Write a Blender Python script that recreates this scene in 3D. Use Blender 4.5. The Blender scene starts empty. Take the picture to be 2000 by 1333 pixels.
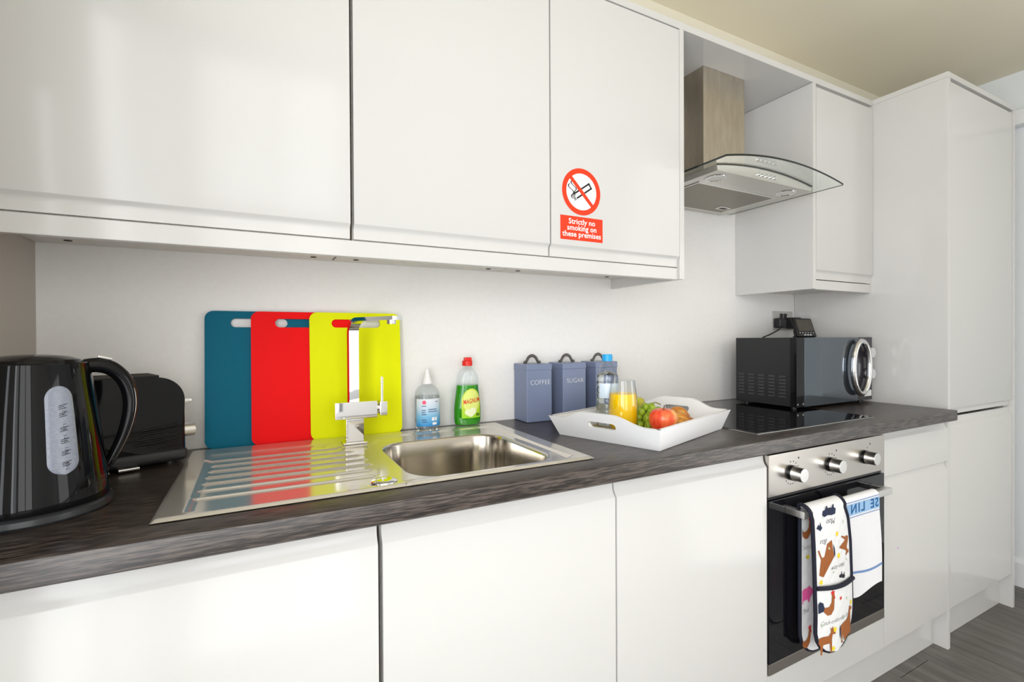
import bpy, bmesh, math, random
import numpy as np
from mathutils import Matrix, Vector

random.seed(7)
PI = math.pi
sc = bpy.context.scene
COL = sc.collection

# ------------------------------------------------------------------ camera
cam_data = bpy.data.cameras.new('camera')
cam = bpy.data.objects.new('camera', cam_data)
COL.objects.link(cam)
cam_data.sensor_width = 36.0
cam_data.lens = 36.0 * 947.36 / 2000.0
cam_data.clip_start = 0.02
cam_data.clip_end = 100
_yaw, _pit, _rol = (math.radians(a) for a in (27.6379, -0.3804, -0.3025))
_f = Vector((math.sin(_yaw) * math.cos(_pit), math.cos(_yaw) * math.cos(_pit), math.sin(_pit)))
_r = Vector((math.cos(_yaw), -math.sin(_yaw), 0))
_u = _r.cross(_f)
_r2 = _r * math.cos(_rol) + _u * math.sin(_rol)
_u2 = -_r * math.sin(_rol) + _u * math.cos(_rol)
M = Matrix.Identity(4)
for i in range(3):
    M[i][0], M[i][1], M[i][2] = _r2[i], _u2[i], -_f[i]
M[0][3], M[1][3], M[2][3] = -1.234, -1.4401, 1.1832
cam.matrix_world = M
sc.camera = cam

# ------------------------------------------------------------------ world, lights, exposure
w = bpy.data.worlds.new('sky')
sc.world = w
w.use_nodes = True
bg = w.node_tree.nodes['Background']
bg.inputs['Color'].default_value = (0.86, 0.93, 1.0, 1)
bg.inputs['Strength'].default_value = 0.8


def area(name, loc, rot, sx, sy, power, color=(1, 1, 1)):
    d = bpy.data.lights.new(name, 'AREA')
    d.shape = 'RECTANGLE'
    d.size, d.size_y = sx, sy
    d.energy = power
    d.color = color
    o = bpy.data.objects.new(name, d)
    COL.objects.link(o)
    o.location = loc
    o.rotation_euler = rot
    return o


# daylight entering by the big window on the left, behind the camera; by a slit window beside it; added fill from openings made behind the camera and on the right
area('daylight_window', (-1.80, -2.03, 1.25), (PI / 2, 0, -PI / 2), 1.6, 1.7, 52, (0.97, 0.985, 1.0))
area('fill_front', (-1.12, -3.38, 1.36), (PI / 2, 0, 0), 1.0, 1.62, 15, (1.0, 0.99, 0.975))  # added fill lamp filling an unseen opening in the front wall
area('daylight_slit', (-1.672, -0.765, 1.175), (PI / 2, 0, -PI / 2), 0.068, 0.84, 0.8, (0.9, 0.95, 1.0))
area('fill_right', (2.07, -2.50, 1.10), (PI / 2, 0, PI / 2), 1.2, 2.0, 15, (1.0, 0.97, 0.92))  # added fill lamp, its wall opening sized and placed to lift the left side
sc.view_settings.view_transform = 'Standard'
sc.view_settings.look = 'None'
sc.view_settings.exposure = 0.27
sc.view_settings.gamma = 1.0
sc.view_settings.use_curve_mapping = False


# ------------------------------------------------------------------ materials
def srgb(r, g, b):
    f = lambda c: (c / 255 / 12.92) if c / 255 <= 0.04045 else ((c / 255 + 0.055) / 1.055) ** 2.4
    return (f(r), f(g), f(b))


def mat(name, col, rough=0.5, metal=0.0, spec=0.5, coat=0.0, trans=0.0, ior=1.45, emit=None):
    m = bpy.data.materials.new(name)
    m.use_nodes = True
    b = m.node_tree.nodes['Principled BSDF']
    b.inputs['Base Color'].default_value = (*col, 1)
    b.inputs['Roughness'].default_value = rough
    b.inputs['Metallic'].default_value = metal
    b.inputs['Specular IOR Level'].default_value = spec
    b.inputs['Coat Weight'].default_value = coat
    b.inputs['Coat Roughness'].default_value = 0.03
    b.inputs['Transmission Weight'].default_value = trans
    b.inputs['IOR'].default_value = ior
    if emit:
        b.inputs['Emission Color'].default_value = (*emit[0], 1)
        b.inputs['Emission Strength'].default_value = emit[1]
    return m


def noise_col(m, scale, ramp, detail=6, rough=0.6, bump=0.0, dist=0.001, coord='Object', distortion=0.0, noise_scale=1.0):
    """colour from a stretched noise through a ramp [(pos, colour), ...], optional bump"""
    nt = m.node_tree
    b = nt.nodes['Principled BSDF']
    tc = nt.nodes.new('ShaderNodeTexCoord')
    mp = nt.nodes.new('ShaderNodeMapping')
    mp.inputs['Scale'].default_value = scale
    n = nt.nodes.new('ShaderNodeTexNoise')
    n.inputs['Scale'].default_value = noise_scale
    n.inputs['Detail'].default_value = detail
    n.inputs['Roughness'].default_value = rough
    n.inputs['Distortion'].default_value = distortion
    r = nt.nodes.new('ShaderNodeValToRGB')
    el = r.color_ramp.elements
    el[0].position, el[0].color = ramp[0][0], (*ramp[0][1], 1)
    el[1].position, el[1].color = ramp[-1][0], (*ramp[-1][1], 1)
    for p, c in ramp[1:-1]:
        e = el.new(p)
        e.color = (*c, 1)
    L = nt.links.new
    L(tc.outputs[coord], mp.inputs['Vector'])
    L(mp.outputs[0], n.inputs['Vector'])
    L(n.outputs['Fac'], r.inputs['Fac'])
    L(r.outputs['Color'], b.inputs['Base Color'])
    if bump:
        bp = nt.nodes.new('ShaderNodeBump')
        bp.inputs['Strength'].default_value = bump
        bp.inputs['Distance'].default_value = dist
        L(n.outputs['Fac'], bp.inputs['Height'])
        L(bp.outputs[0], b.inputs['Normal'])
    return m


def brushed(name, col, rough, scale, amp=0.12, bump=0.0):
    m = mat(name, col, rough, 1.0)
    nt = m.node_tree
    b = nt.nodes['Principled BSDF']
    tc = nt.nodes.new('ShaderNodeTexCoord')
    mp = nt.nodes.new('ShaderNodeMapping')
    mp.inputs['Scale'].default_value = scale
    n = nt.nodes.new('ShaderNodeTexNoise')
    n.inputs['Scale'].default_value = 1
    n.inputs['Detail'].default_value = 4
    mr = nt.nodes.new('ShaderNodeMapRange')
    mr.inputs['To Min'].default_value = max(0.02, rough - amp)
    mr.inputs['To Max'].default_value = rough + amp
    L = nt.links.new
    L(tc.outputs['Object'], mp.inputs['Vector'])
    L(mp.outputs[0], n.inputs['Vector'])
    L(n.outputs['Fac'], mr.inputs['Value'])
    L(mr.outputs[0], b.inputs['Roughness'])
    if bump:
        bp = nt.nodes.new('ShaderNodeBump')
        bp.inputs['Strength'].default_value = bump
        bp.inputs['Distance'].default_value = 0.0005
        L(n.outputs['Fac'], bp.inputs['Height'])
        L(bp.outputs[0], b.inputs['Normal'])
    return m


def thin_clear(name, tint=(1, 1, 1), ior=1.45, amount=1.0):
    """thin clear plastic: see-through with Fresnel reflection"""
    m = bpy.data.materials.new(name)
    m.use_nodes = True
    nt = m.node_tree
    nt.nodes.remove(nt.nodes['Principled BSDF'])
    t = nt.nodes.new('ShaderNodeBsdfTransparent')
    t.inputs['Color'].default_value = (*tint, 1)
    g = nt.nodes.new('ShaderNodeBsdfGlossy')
    g.inputs['Roughness'].default_value = 0.05
    lw = nt.nodes.new('ShaderNodeLayerWeight')
    lw.inputs['Blend'].default_value = 0.15 * (ior - 0.45)
    f = nt.nodes.new('ShaderNodeMath')
    f.operation = 'MULTIPLY_ADD'
    f.inputs[1].default_value = 0.55
    f.inputs[2].default_value = 0.03
    nt.links.new(lw.outputs['Facing'], f.inputs[0])
    mx = nt.nodes.new('ShaderNodeMixShader')
    L = nt.links.new
    L(f.outputs[0], mx.inputs[0])
    L(t.outputs[0], mx.inputs[1])
    L(g.outputs[0], mx.inputs[2])
    L(mx.outputs[0], nt.nodes['Material Output'].inputs['Surface'])
    return m


def grad_z(m, z0, z1, stops):
    nt = m.node_tree
    b = nt.nodes['Principled BSDF']
    tc = nt.nodes.new('ShaderNodeTexCoord')
    sp = nt.nodes.new('ShaderNodeSeparateXYZ')
    mr = nt.nodes.new('ShaderNodeMapRange')
    mr.inputs['From Min'].default_value = z0
    mr.inputs['From Max'].default_value = z1
    r = nt.nodes.new('ShaderNodeValToRGB')
    el = r.color_ramp.elements
    el[0].position, el[0].color = stops[0][0], (*stops[0][1], 1)
    el[1].position, el[1].color = stops[-1][0], (*stops[-1][1], 1)
    for p, c in stops[1:-1]:
        e = el.new(p)
        e.color = (*c, 1)
    L = nt.links.new
    L(tc.outputs['Object'], sp.inputs[0])
    L(sp.outputs['Z'], mr.inputs['Value'])
    L(mr.outputs[0], r.inputs['Fac'])
    L(r.outputs['Color'], b.inputs['Base Color'])
    return m


GLOSS = mat('white_gloss_lacquer', (0.605, 0.598, 0.582), 0.13, spec=0.38)
CARC = mat('white_melamine', (0.74, 0.71, 0.66), 0.35)
WALLM = noise_col(mat('white_wall_paint', (0.78, 0.77, 0.755), 0.75, spec=0.2), (60, 60, 60),
                  [(0.3, (0.83, 0.815, 0.795)), (0.7, (0.86, 0.845, 0.825))], bump=0.03, dist=0.001)
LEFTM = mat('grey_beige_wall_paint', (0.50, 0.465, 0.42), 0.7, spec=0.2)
CEILM = mat('cream_ceiling_paint', (0.82, 0.76, 0.61), 0.55, spec=0.3)
CREAM = mat('cream_boxing_paint', (0.76, 0.72, 0.60), 0.5)
TRIMM = mat('white_trim_paint', (0.80, 0.81, 0.82), 0.35)
WALLR = mat('cool_white_wall_paint', (0.76, 0.79, 0.80), 0.7, spec=0.2)
DARKGAP = mat('dark_brown_gap', (0.05, 0.035, 0.02), 0.8)
WORK = noise_col(mat('dark_oak_laminate', (0.1, 0.09, 0.08), 0.32, spec=0.75), (24, 420, 420),
                 [(0.36, (0.007, 0.005, 0.004)), (0.48, (0.026, 0.0195, 0.0165)), (0.62, (0.090, 0.069, 0.058))],
                 detail=3, rough=0.55, bump=0.10, dist=0.0004)
PLANK = noise_col(mat('grey_oak_laminate', (0.25, 0.23, 0.22), 0.42), (26, 3.0, 26),
                  [(0.25, (0.075, 0.067, 0.061)), (0.5, (0.130, 0.119, 0.110)), (0.78, (0.21, 0.193, 0.179))],
                  detail=8, rough=0.6, bump=0.08, dist=0.0008, distortion=0.8)
FLOORB = mat('floor_underlay', (0.05, 0.045, 0.04), 0.9)
STEEL = brushed('brushed_sink_steel', (0.70, 0.665, 0.60), 0.15, (6, 300, 300), 0.02)
STEEL.node_tree.nodes['Principled BSDF'].inputs['Metallic'].default_value = 0.72
BOWLST = brushed('brushed_bowl_steel', (0.56, 0.52, 0.46), 0.19, (3, 3, 260), 0.015)
OVENST = brushed('brushed_oven_steel', (0.52, 0.49, 0.455), 0.30, (5, 300, 300), 0.02)
HOODST = noise_col(brushed('brushed_hood_steel', (0.55, 0.50, 0.43), 0.33, (300, 300, 6), 0.06), (40, 40, 9),
                   [(0.25, (0.46, 0.405, 0.33)), (0.7, (0.60, 0.545, 0.46))])
HOODBODY = brushed('satin_hood_steel', (0.62, 0.60, 0.56), 0.36, (6, 300, 300), 0.05)
FILTER = noise_col(mat('aluminium_filter_mesh', (0.3, 0.28, 0.24), 0.45, 0.9), (400, 400, 400),
                   [(0.3, (0.22, 0.20, 0.165)), (0.7, (0.36, 0.335, 0.28))])
CHROME = mat('polished_chrome', (0.74, 0.74, 0.745), 0.045, 1.0)
SATIN = mat('satin_metal', (0.72, 0.71, 0.69), 0.28, 1.0)
BLACKGL = mat('black_ceramic_glass', (0.006, 0.006, 0.008), 0.03, spec=0.5)
OVENGL = mat('black_oven_glass', (0.006, 0.006, 0.008), 0.05, spec=0.5)
BLACKP = mat('black_gloss_plastic', (0.004, 0.004, 0.005), 0.05, spec=0.3)
BLACKM = mat('black_matt_plastic', (0.018, 0.018, 0.020), 0.42)
BLACKS = mat('black_painted_steel', (0.016, 0.016, 0.018), 0.35)
GAUGE = noise_col(mat('frosted_gauge_plastic', (0.5, 0.53, 0.62), 0.22), (300, 300, 300),
                  [(0.35, (0.24, 0.265, 0.335)), (0.7, (0.30, 0.325, 0.39))])
INK = mat('black_ink', (0.012, 0.012, 0.016), 0.6)
WHITEP = mat('white_print', (0.85, 0.85, 0.86), 0.5)
MIRRORGL = mat('mirrored_door_glass', (0.13, 0.15, 0.175), 0.06, 0.85)
CANM = mat('blue_grey_enamel', srgb(120, 131, 160), 0.32)
BOARD_B = mat('teal_board_plastic', srgb(0, 96, 122), 0.5, spec=0.12)
BOARD_R = mat('red_board_plastic', srgb(238, 8, 12), 0.5, spec=0.12)
BOARD_Y = mat('lime_board_plastic', srgb(226, 231, 0), 0.5, spec=0.12)
TRAYM = mat('white_painted_wood', (0.80, 0.80, 0.81), 0.4)
TRAYB = noise_col(mat('oak_tray_base', (0.4, 0.3, 0.1), 0.4), (6, 90, 20),
                  [(0.3, (0.30, 0.22, 0.08)), (0.7, (0.46, 0.36, 0.15))])
GLASS = thin_clear('clear_glass', (0.97, 0.98, 0.98), 1.5)
VISOR = mat('tinted_visor_glass', (0.93, 0.975, 0.955), 0.0, trans=1.0, ior=1.45)
GEDGE = mat('dark_glass_edge', (0.012, 0.016, 0.014), 0.12)
CLEARP = thin_clear('clear_plastic', (0.96, 0.98, 0.99))
CLEARB = thin_clear('clear_bottle_plastic', (0.93, 0.95, 0.96), 1.55)
WATER = mat('water', (0.93, 0.97, 1.0), 0.0, trans=1.0, ior=1.33)
RED = mat('red_plastic', srgb(226, 40, 28), 0.35)
SIGNRED = mat('red_sign_vinyl', srgb(238, 52, 8), 0.45)
SIGNWHITE = mat('white_sign_vinyl', (0.84, 0.84, 0.84), 0.35)

# ------------------------------------------------------------------ helpers


def tag(o, label, cat, group=None, kind=None):
    o['label'] = label
    o['category'] = cat
    if group:
        o['group'] = group
    if kind:
        o['kind'] = kind
    return o


def thing(name, label, cat, loc, group=None, rz=0.0):
    o = bpy.data.objects.new(name, None)
    o.empty_display_size = 0.05
    COL.objects.link(o)
    o.location = loc
    o.rotation_euler = (0, 0, rz)
    return tag(o, label, cat, group)


def world_mat(o):
    m = Matrix.LocRotScale(o.location, o.rotation_euler, None)
    return (world_mat(o.parent) @ m) if o.parent else m


def link_mesh(name, me, parent=None, local=False):
    o = bpy.data.objects.new(name, me)
    COL.objects.link(o)
    if parent is not None:
        if not local:
            me.transform(world_mat(parent).inverted())
        o.parent = parent
    return o


class B:
    """one mesh object made of several simple shapes"""

    wn = False

    def __init__(s):
        s.bm = bmesh.new()

    def _bevel(s, verts, r, seg=2):
        if r > 0:
            s.wn = True
            es = {e for v in verts for e in v.link_edges}
            bmesh.ops.bevel(s.bm, geom=list(es), offset=r, offset_type='OFFSET', segments=seg, profile=0.5, affect='EDGES')

    def box(s, x0, x1, y0, y1, z0, z1, r=0.0, seg=2, m=None, mi=0):
        mm = Matrix.Translation(((x0 + x1) / 2, (y0 + y1) / 2, (z0 + z1) / 2)) @ Matrix.Diagonal((abs(x1 - x0), abs(y1 - y0), abs(z1 - z0), 1))
        if m is not None:
            mm = m @ mm
        n0 = len(s.bm.faces)
        vs = bmesh.ops.create_cube(s.bm, size=1, matrix=mm)['verts']
        s._bevel(vs, r, seg)
        return s

    def prism(s, pts, h, m=None, r=0.0, seg=2):
        """polygon in (x, y), raised from z=0 to z=h, then placed by m"""
        m = m or Matrix.Identity(4)
        a = [s.bm.verts.new(m @ Vector((p[0], p[1], 0))) for p in pts]
        b = [s.bm.verts.new(m @ Vector((p[0], p[1], h))) for p in pts]
        n = len(pts)
        s.bm.faces.new(list(reversed(a)))
        s.bm.faces.new(b)
        for i in range(n):
            j = (i + 1) % n
            s.bm.faces.new((a[i], a[j], b[j], b[i]))
        if r:
            es = []
            for ring in (a, b):
                for i in range(n):
                    e = s.bm.edges.get((ring[i], ring[(i + 1) % n]))
                    if e:
                        es.append(e)
            s.wn = True
            bmesh.ops.bevel(s.bm, geom=es, offset=r, offset_type='OFFSET', segments=seg, profile=0.5, affect='EDGES')
        return s

    def prism_x(s, yz, x0, x1, r=0.0):
        m = Matrix(((0, 0, 1, x0), (1, 0, 0, 0), (0, 1, 0, 0), (0, 0, 0, 1)))
        return s.prism(yz, x1 - x0, m, r)

    def cyl(s, p, axis, r, h, n=32, r2=None, bev=0.0, m=None):
        """cylinder from point p along axis"""
        ax = Vector(axis).normalized()
        q = ax.to_track_quat('Z', 'Y').to_matrix().to_4x4()
        mm = Matrix.Translation(Vector(p) + ax * h / 2) @ q
        if m is not None:
            mm = m @ mm
        vs = bmesh.ops.create_cone(s.bm, cap_ends=True, segments=n, radius1=r, radius2=r if r2 is None else r2, depth=h, matrix=mm)['verts']
        if bev:
            s.wn = True
            es = [e for e in {e for v in vs for e in v.link_edges} if any(len(f.verts) > 4 for f in e.link_faces)]
            bmesh.ops.bevel(s.bm, geom=es, offset=bev, offset_type='OFFSET', segments=2, profile=0.5, affect='EDGES')
        return s

    def ball(s, c, r, n=16, sq=(1, 1, 1), m=None):
        mm = Matrix.Translation(c) @ Matrix.Diagonal((sq[0], sq[1], sq[2], 1))
        if m is not None:
            mm = m @ mm
        bmesh.ops.create_uvsphere(s.bm, u_segments=n, v_segments=max(6, n // 2), radius=r, matrix=mm)
        return s

    def lathe(s, prof, c=(0, 0, 0), n=48, sx=1.0, sy=1.0, close=True, m=None):
        """profile [(r, z)...] turned about the vertical through c; sx, sy squash"""
        m = m or Matrix.Identity(4)
        rings = []
        for r, z in prof:
            if r < 1e-6:
                rings.append([s.bm.verts.new(m @ Vector((c[0], c[1], c[2] + z)))])
            else:
                rings.append([s.bm.verts.new(m @ Vector((c[0] + sx * r * math.cos(2 * PI * i / n), c[1] + sy * r * math.sin(2 * PI * i / n), c[2] + z))) for i in range(n)])
        for a, b in zip(rings[:-1], rings[1:]):
            for i in range(n):
                j = (i + 1) % n
                if len(a) == 1 and len(b) == 1:
                    continue
                if len(a) == 1:
                    s.bm.faces.new((a[0], b[j], b[i]))
                elif len(b) == 1:
                    s.bm.faces.new((a[i], a[j], b[0]))
                else:
                    s.bm.faces.new((a[i], a[j], b[j], b[i]))
        return s

    def tube(s, pts, r, n=10, closed=False, flat=None, up=(0, 0, 1)):
        """tube along points; r number or list; flat=(a, b) gives an elliptic section: a along the side, b along up"""
        P = [Vector(p) for p in pts]
        k = len(P)
        rr = r if isinstance(r, (list, tuple)) else [r] * k
        rings = []
        prev = None
        for i in range(k):
            if closed:
                t = (P[(i + 1) % k] - P[i - 1]).normalized()
            else:
                t = (P[min(i + 1, k - 1)] - P[max(i - 1, 0)]).normalized()
            if flat or prev is None:
                ref = Vector(up)
                if abs(t.dot(ref)) > 0.99:
                    ref = Vector((0, 1, 0)) if prev is None else prev
                side = t.cross(ref).normalized()
            else:
                side = (prev - t * prev.dot(t)).normalized()
            prev = side
            nv = side.cross(t).normalized()
            a, b = (1, 1) if not flat else flat
            rings.append([s.bm.verts.new(P[i] + side * (rr[i] * a * math.cos(2 * PI * q / n)) + nv * (rr[i] * b * math.sin(2 * PI * q / n))) for q in range(n)])
        for i in range(k if closed else k - 1):
            a, b = rings[i], rings[(i + 1) % k]
            for q in range(n):
                w_ = (q + 1) % n
                s.bm.faces.new((a[q], a[w_], b[w_], b[q]))
        if not closed:
            s.bm.faces.new(list(reversed(rings[0])))
            s.bm.faces.new(rings[-1])
        return s

    def ribbon(s, pts, half_w, half_t, width_dir, bend_up=None):
        """rectangular bar swept along pts (all in one plane); width_dir is the constant wide direction"""
        P = [Vector(p) for p in pts]
        wd = Vector(width_dir).normalized()
        rings = []
        for i in range(len(P)):
            t = (P[min(i + 1, len(P) - 1)] - P[max(i - 1, 0)]).normalized()
            nn = t.cross(wd).normalized()
            rings.append([s.bm.verts.new(P[i] + wd * (a * half_w) + nn * (b * half_t)) for a, b in ((-1, -1), (1, -1), (1, 1), (-1, 1))])
        for a, b in zip(rings[:-1], rings[1:]):
            for q in range(4):
                s.bm.faces.new((a[q], a[(q + 1) % 4], b[(q + 1) % 4], b[q]))
        s.bm.faces.new(list(reversed(rings[0])))
        s.bm.faces.new(rings[-1])
        return s

    def grid(s, rows):
        """surface through rows of points"""
        V = [[s.bm.verts.new(p) for p in row] for row in rows]
        for a, b in zip(V[:-1], V[1:]):
            for i in range(len(a) - 1):
                s.bm.faces.new((a[i], a[i + 1], b[i + 1], b[i]))
        return s

    def poly(s, pts):
        s.bm.faces.new([s.bm.verts.new(p) for p in pts])
        return s

    def build(s, name, m, parent=None, angle=35, local=False, mats=None):
        bmesh.ops.recalc_face_normals(s.bm, faces=s.bm.faces[:])
        me = bpy.data.meshes.new(name)
        s.bm.to_mesh(me)
        s.bm.free()
        for x in (mats or [m]):
            me.materials.append(x)
        if len(me.polygons):
            me.polygons.foreach_set('use_smooth', [True] * len(me.polygons))
            me.set_sharp_from_angle(angle=math.radians(angle))
        o = link_mesh(name, me, parent, local)
        if s.wn:
            o.modifiers.new('weighted_normal', 'WEIGHTED_NORMAL').keep_sharp = True
        return o


def rrect(w2, h2, r, n=8):
    """rounded rectangle outline about the origin"""
    out = []
    for cx, cy, a0 in ((w2 - r, h2 - r, 0), (-w2 + r, h2 - r, 90), (-w2 + r, -h2 + r, 180), (w2 - r, -h2 + r, 270)):
        for i in range(n + 1):
            a = math.radians(a0 + 90 * i / n)
            out.append((cx + r * math.cos(a), cy + r * math.sin(a)))
    return out


def text_mesh(body, size, ext=0.0, align='CENTER', shear=0.0, spacing=1.0, bold=0.0, line=1.0):
    cu = bpy.data.curves.new('lettering', 'FONT')
    cu.body = body
    cu.size = size
    cu.extrude = ext
    cu.align_x = align
    cu.align_y = 'CENTER'
    cu.shear = shear
    cu.space_character = spacing
    cu.space_line = line
    cu.offset = bold
    cu.resolution_u = 3
    o = bpy.data.objects.new('lettering', cu)
    COL.objects.link(o)
    dg = bpy.context.evaluated_depsgraph_get()
    me = bpy.data.meshes.new_from_object(o.evaluated_get(dg))
    bpy.data.objects.remove(o)
    bpy.data.curves.remove(cu)
    return me


def text(name, body, size, m, parent, fn, **kw):
    """lettering; fn maps text-plane (x, y) to a world point"""
    me = text_mesh(body, size, **kw)
    for v in me.vertices:
        v.co = fn(v.co.x, v.co.y)
    me.materials.clear()
    me.materials.append(m)
    return link_mesh(name, me, parent)


def decal(b, pts, fn):
    """flat printed shape: polygon in (x, y) mapped to the surface by fn"""
    vs = [b.bm.verts.new(fn(x, y)) for x, y in pts]
    f = b.bm.faces.new(vs)
    bmesh.ops.triangulate(b.bm, faces=[f])


def smooth(a, b, x):
    t = min(1.0, max(0.0, (x - a) / (b - a)))
    return t * t * (3 - 2 * t)


def interp(x, tab):
    if x <= tab[0][0]:
        return tab[0][1]
    for (x0, y0), (x1, y1) in zip(tab[:-1], tab[1:]):
        if x <= x1:
            return y0 + (y1 - y0) * (x - x0) / (x1 - x0)
    return tab[-1][1]


# ------------------------------------------------------------------ room shell
XL, XR, YF, ZC = -1.669, 1.94, -3.25, 2.42
st = lambda o, l, c: tag(o, l, c, kind='structure')
st(B().box(XL - .1, XR + .1, 0, .1, -.1, ZC + .1).build('wall_back', WALLM), 'white painted wall behind the worktop', 'wall')
# left wall, with a narrow slit window beside the camera
LW0, LW1, LZ0, LZ1 = -2.85, -1.20, .40, 2.15
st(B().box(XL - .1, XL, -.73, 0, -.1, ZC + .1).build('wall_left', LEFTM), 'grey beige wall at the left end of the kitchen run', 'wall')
st(B().box(XL - .1, XL, LW1, -.80, -.1, ZC + .1)
   .box(XL - .1, XL, -.80, -.73, -.1, .75).box(XL - .1, XL, -.80, -.73, 1.60, ZC + .1)
   .box(XL - .1, XL, YF, LW0, -.1, ZC + .1).box(XL - .1, XL, LW0, LW1, -.1, LZ0).box(XL - .1, XL, LW0, LW1, LZ1, ZC + .1).build('wall_left', WALLM), 'white wall with the big window, left of the camera', 'wall')
DW0, DW1 = -3.15, -1.85
st(B().box(XR, XR + .1, DW1, 0, -.1, ZC + .1).box(XR, XR + .1, YF, DW0, -.1, ZC + .1).box(XR, XR + .1, DW0, DW1, 2.0, ZC + .1)
   .build('wall_right', WALLR), 'cool white wall beyond the tall cupboard', 'wall')
st(B().box(XL - .1, XR + .1, YF - .1, YF, 2.17, ZC + .1).box(XL - .1, XR + .1, YF - .1, YF, -.1, .55)
   .box(XL - .1, -1.62, YF - .1, YF, .55, 2.17).box(-.62, XR + .1, YF - .1, YF, .55, 2.17).build('wall_front', WALLM), 'white wall behind the camera', 'wall')
wf = B()
for y in (LW0, (LW0 + LW1) / 2 - .025, LW1 - .05):
    wf.box(XL - .07, XL - .02, y, y + .05, LZ0, LZ1)
for z in (LZ0, LZ1 - .05):
    wf.box(XL - .07, XL - .02, LW0 + .05, LW1 - .05, z, z + .05)
w2 = B()  # added uprights that put dark lines into the chrome's reflections
for x in (-1.62, -1.14, -.66):
    w2.box(x, x + .04, YF - .07, YF - .02, .55, 2.17)
st(w2.build('fill_window', mat('anthracite_frame', (.03, .032, .036), .4)), 'added unseen window behind the camera, slim dark frames for reflections', 'window')
st(wf.build('window_1', TRIMM), 'white framed window in the left wall, behind the camera', 'window')
st(B().box(XL - .1, XR + .1, YF - .1, .1, ZC, ZC + .1).build('ceiling', CEILM), 'cream painted ceiling', 'ceiling')
st(B().box(XL, XR, -.095, 0, 2.171, ZC).build('trim_1', CREAM), 'cream boxed-in strip between the wall cupboards and ceiling', 'trim')
st(B().box(XR - .015, XR, DW1, 0, 0, .11).prism([(XR - .015, .11), (XR - .006, .128), (XR, .13), (XR, .11)], -DW1, Matrix(((1, 0, 0, 0), (0, 0, -1, 0), (0, 1, 0, 0), (0, 0, 0, 1)))).build('baseboard_right', TRIMM), 'white skirting board on the right wall', 'baseboard')
st(B().box(XR - .06, XR, DW1, -.02, 2.155, 2.225, .004).build('trim_2', TRIMM), 'white rail high on the right wall', 'trim')
floor = st(B().box(XL - .1, XR + .1, YF - .1, .1, -.06, -.009).build('floor', FLOORB), 'grey wood-look laminate floor', 'floor')
x = -1.0
k = 0
pm = {}
while x < XR - .02:
    x1 = min(x + .192, XR)
    y0 = YF + (k * .43) % 1.2 - 1.2
    while y0 < 0:
        a, b_ = max(y0, YF), min(y0 + 1.2, 0)
        if b_ - a > .02:
            B().box(x + .001, x1 - .001, a + .001, b_ - .001, -.009, 0, .0018, 1).build('plank', PLANK, floor)
        y0 += 1.2
    x = x1
    k += 1
B().box(XL, -1.002, YF, 0, -.009, 0).build('plank', PLANK, floor)

# ------------------------------------------------------------------ cabinets
YU, YD, YT = -.339, -.589, -.585


def j_top(y, z0, zface, ztop):
    """door section with a finger-pull step at its top edge (y, z)"""
    return [(y + .0195, z0), (y + .0015, z0), (y, z0 + .0015), (y, zface - .002), (y + .0012, zface),
            (y + .006, zface + .006), (y + .0095, zface + .013), (y + .011, zface + .02), (y + .011, ztop), (y + .0195, ztop)]


def j_bot(y, zbot, zface, ztop):
    return [(y + .0195, ztop), (y + .0015, ztop), (y, ztop - .0015), (y, zface + .002), (y + .0012, zface),
            (y + .006, zface - .004), (y + .0085, zface - .009), (y + .0095, zface - .014), (y + .0095, zbot), (y + .0195, zbot)]


def open_box(x0, x1, y0, y1, z0, z1, t=.016, top=False):
    b = B().box(x0, x0 + t, y0, y1, z0, z1).box(x1 - t, x1, y0, y1, z0, z1).box(x0 + t, x1 - t, y0, y1, z0, z0 + t).box(x0 + t, x1 - t, y1 - .008, y1, z0 + t, z1)
    if top:
        b.box(x0 + t, x1 - t, y0, y1 - .008, z1 - t, z1)
    return b


ZU0, ZUB, ZUT = 1.364, 1.4005, 2.146
ups = [(-1.667, -1.0525, 'white gloss wall cupboard at far left, above the kettle'),
       (-1.0465, -.5405, 'white gloss wall cupboard above the tap, between two others'),
       (-.5375, -.0635, 'white gloss wall cupboard bearing the no smoking sign')]
for i, (x0, x1, lab) in enumerate(ups):
    t = thing('wall_cupboard', lab, 'cupboard', ((x0 + x1) / 2, -.16, ZUB), 'handleless wall cupboards')
    open_box(x0, x1, YU + .021, -.001, ZUB, ZUT, top=True).build('carcass', CARC, t)
    B().prism_x(j_bot(YU, ZUB + .002, 1.434, ZUT - .004), x0 + .0008, x1 - .0008).build('door', GLOSS, t)
    for cx in ((-1.599, -1.102), (-.993, -.591), (-.486, -.123))[i]:
        B().cyl((cx, -.055, ZUB - .0012), (0, 0, 1), .0075, .0015, 20).build('screw_cap', DARKGAP, t)
    if i == 2:
        B().box(-.0615, -.0433, YU, -.001, ZU0, ZUT, .0008, 1).build('end_panel', GLOSS, t)
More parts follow.
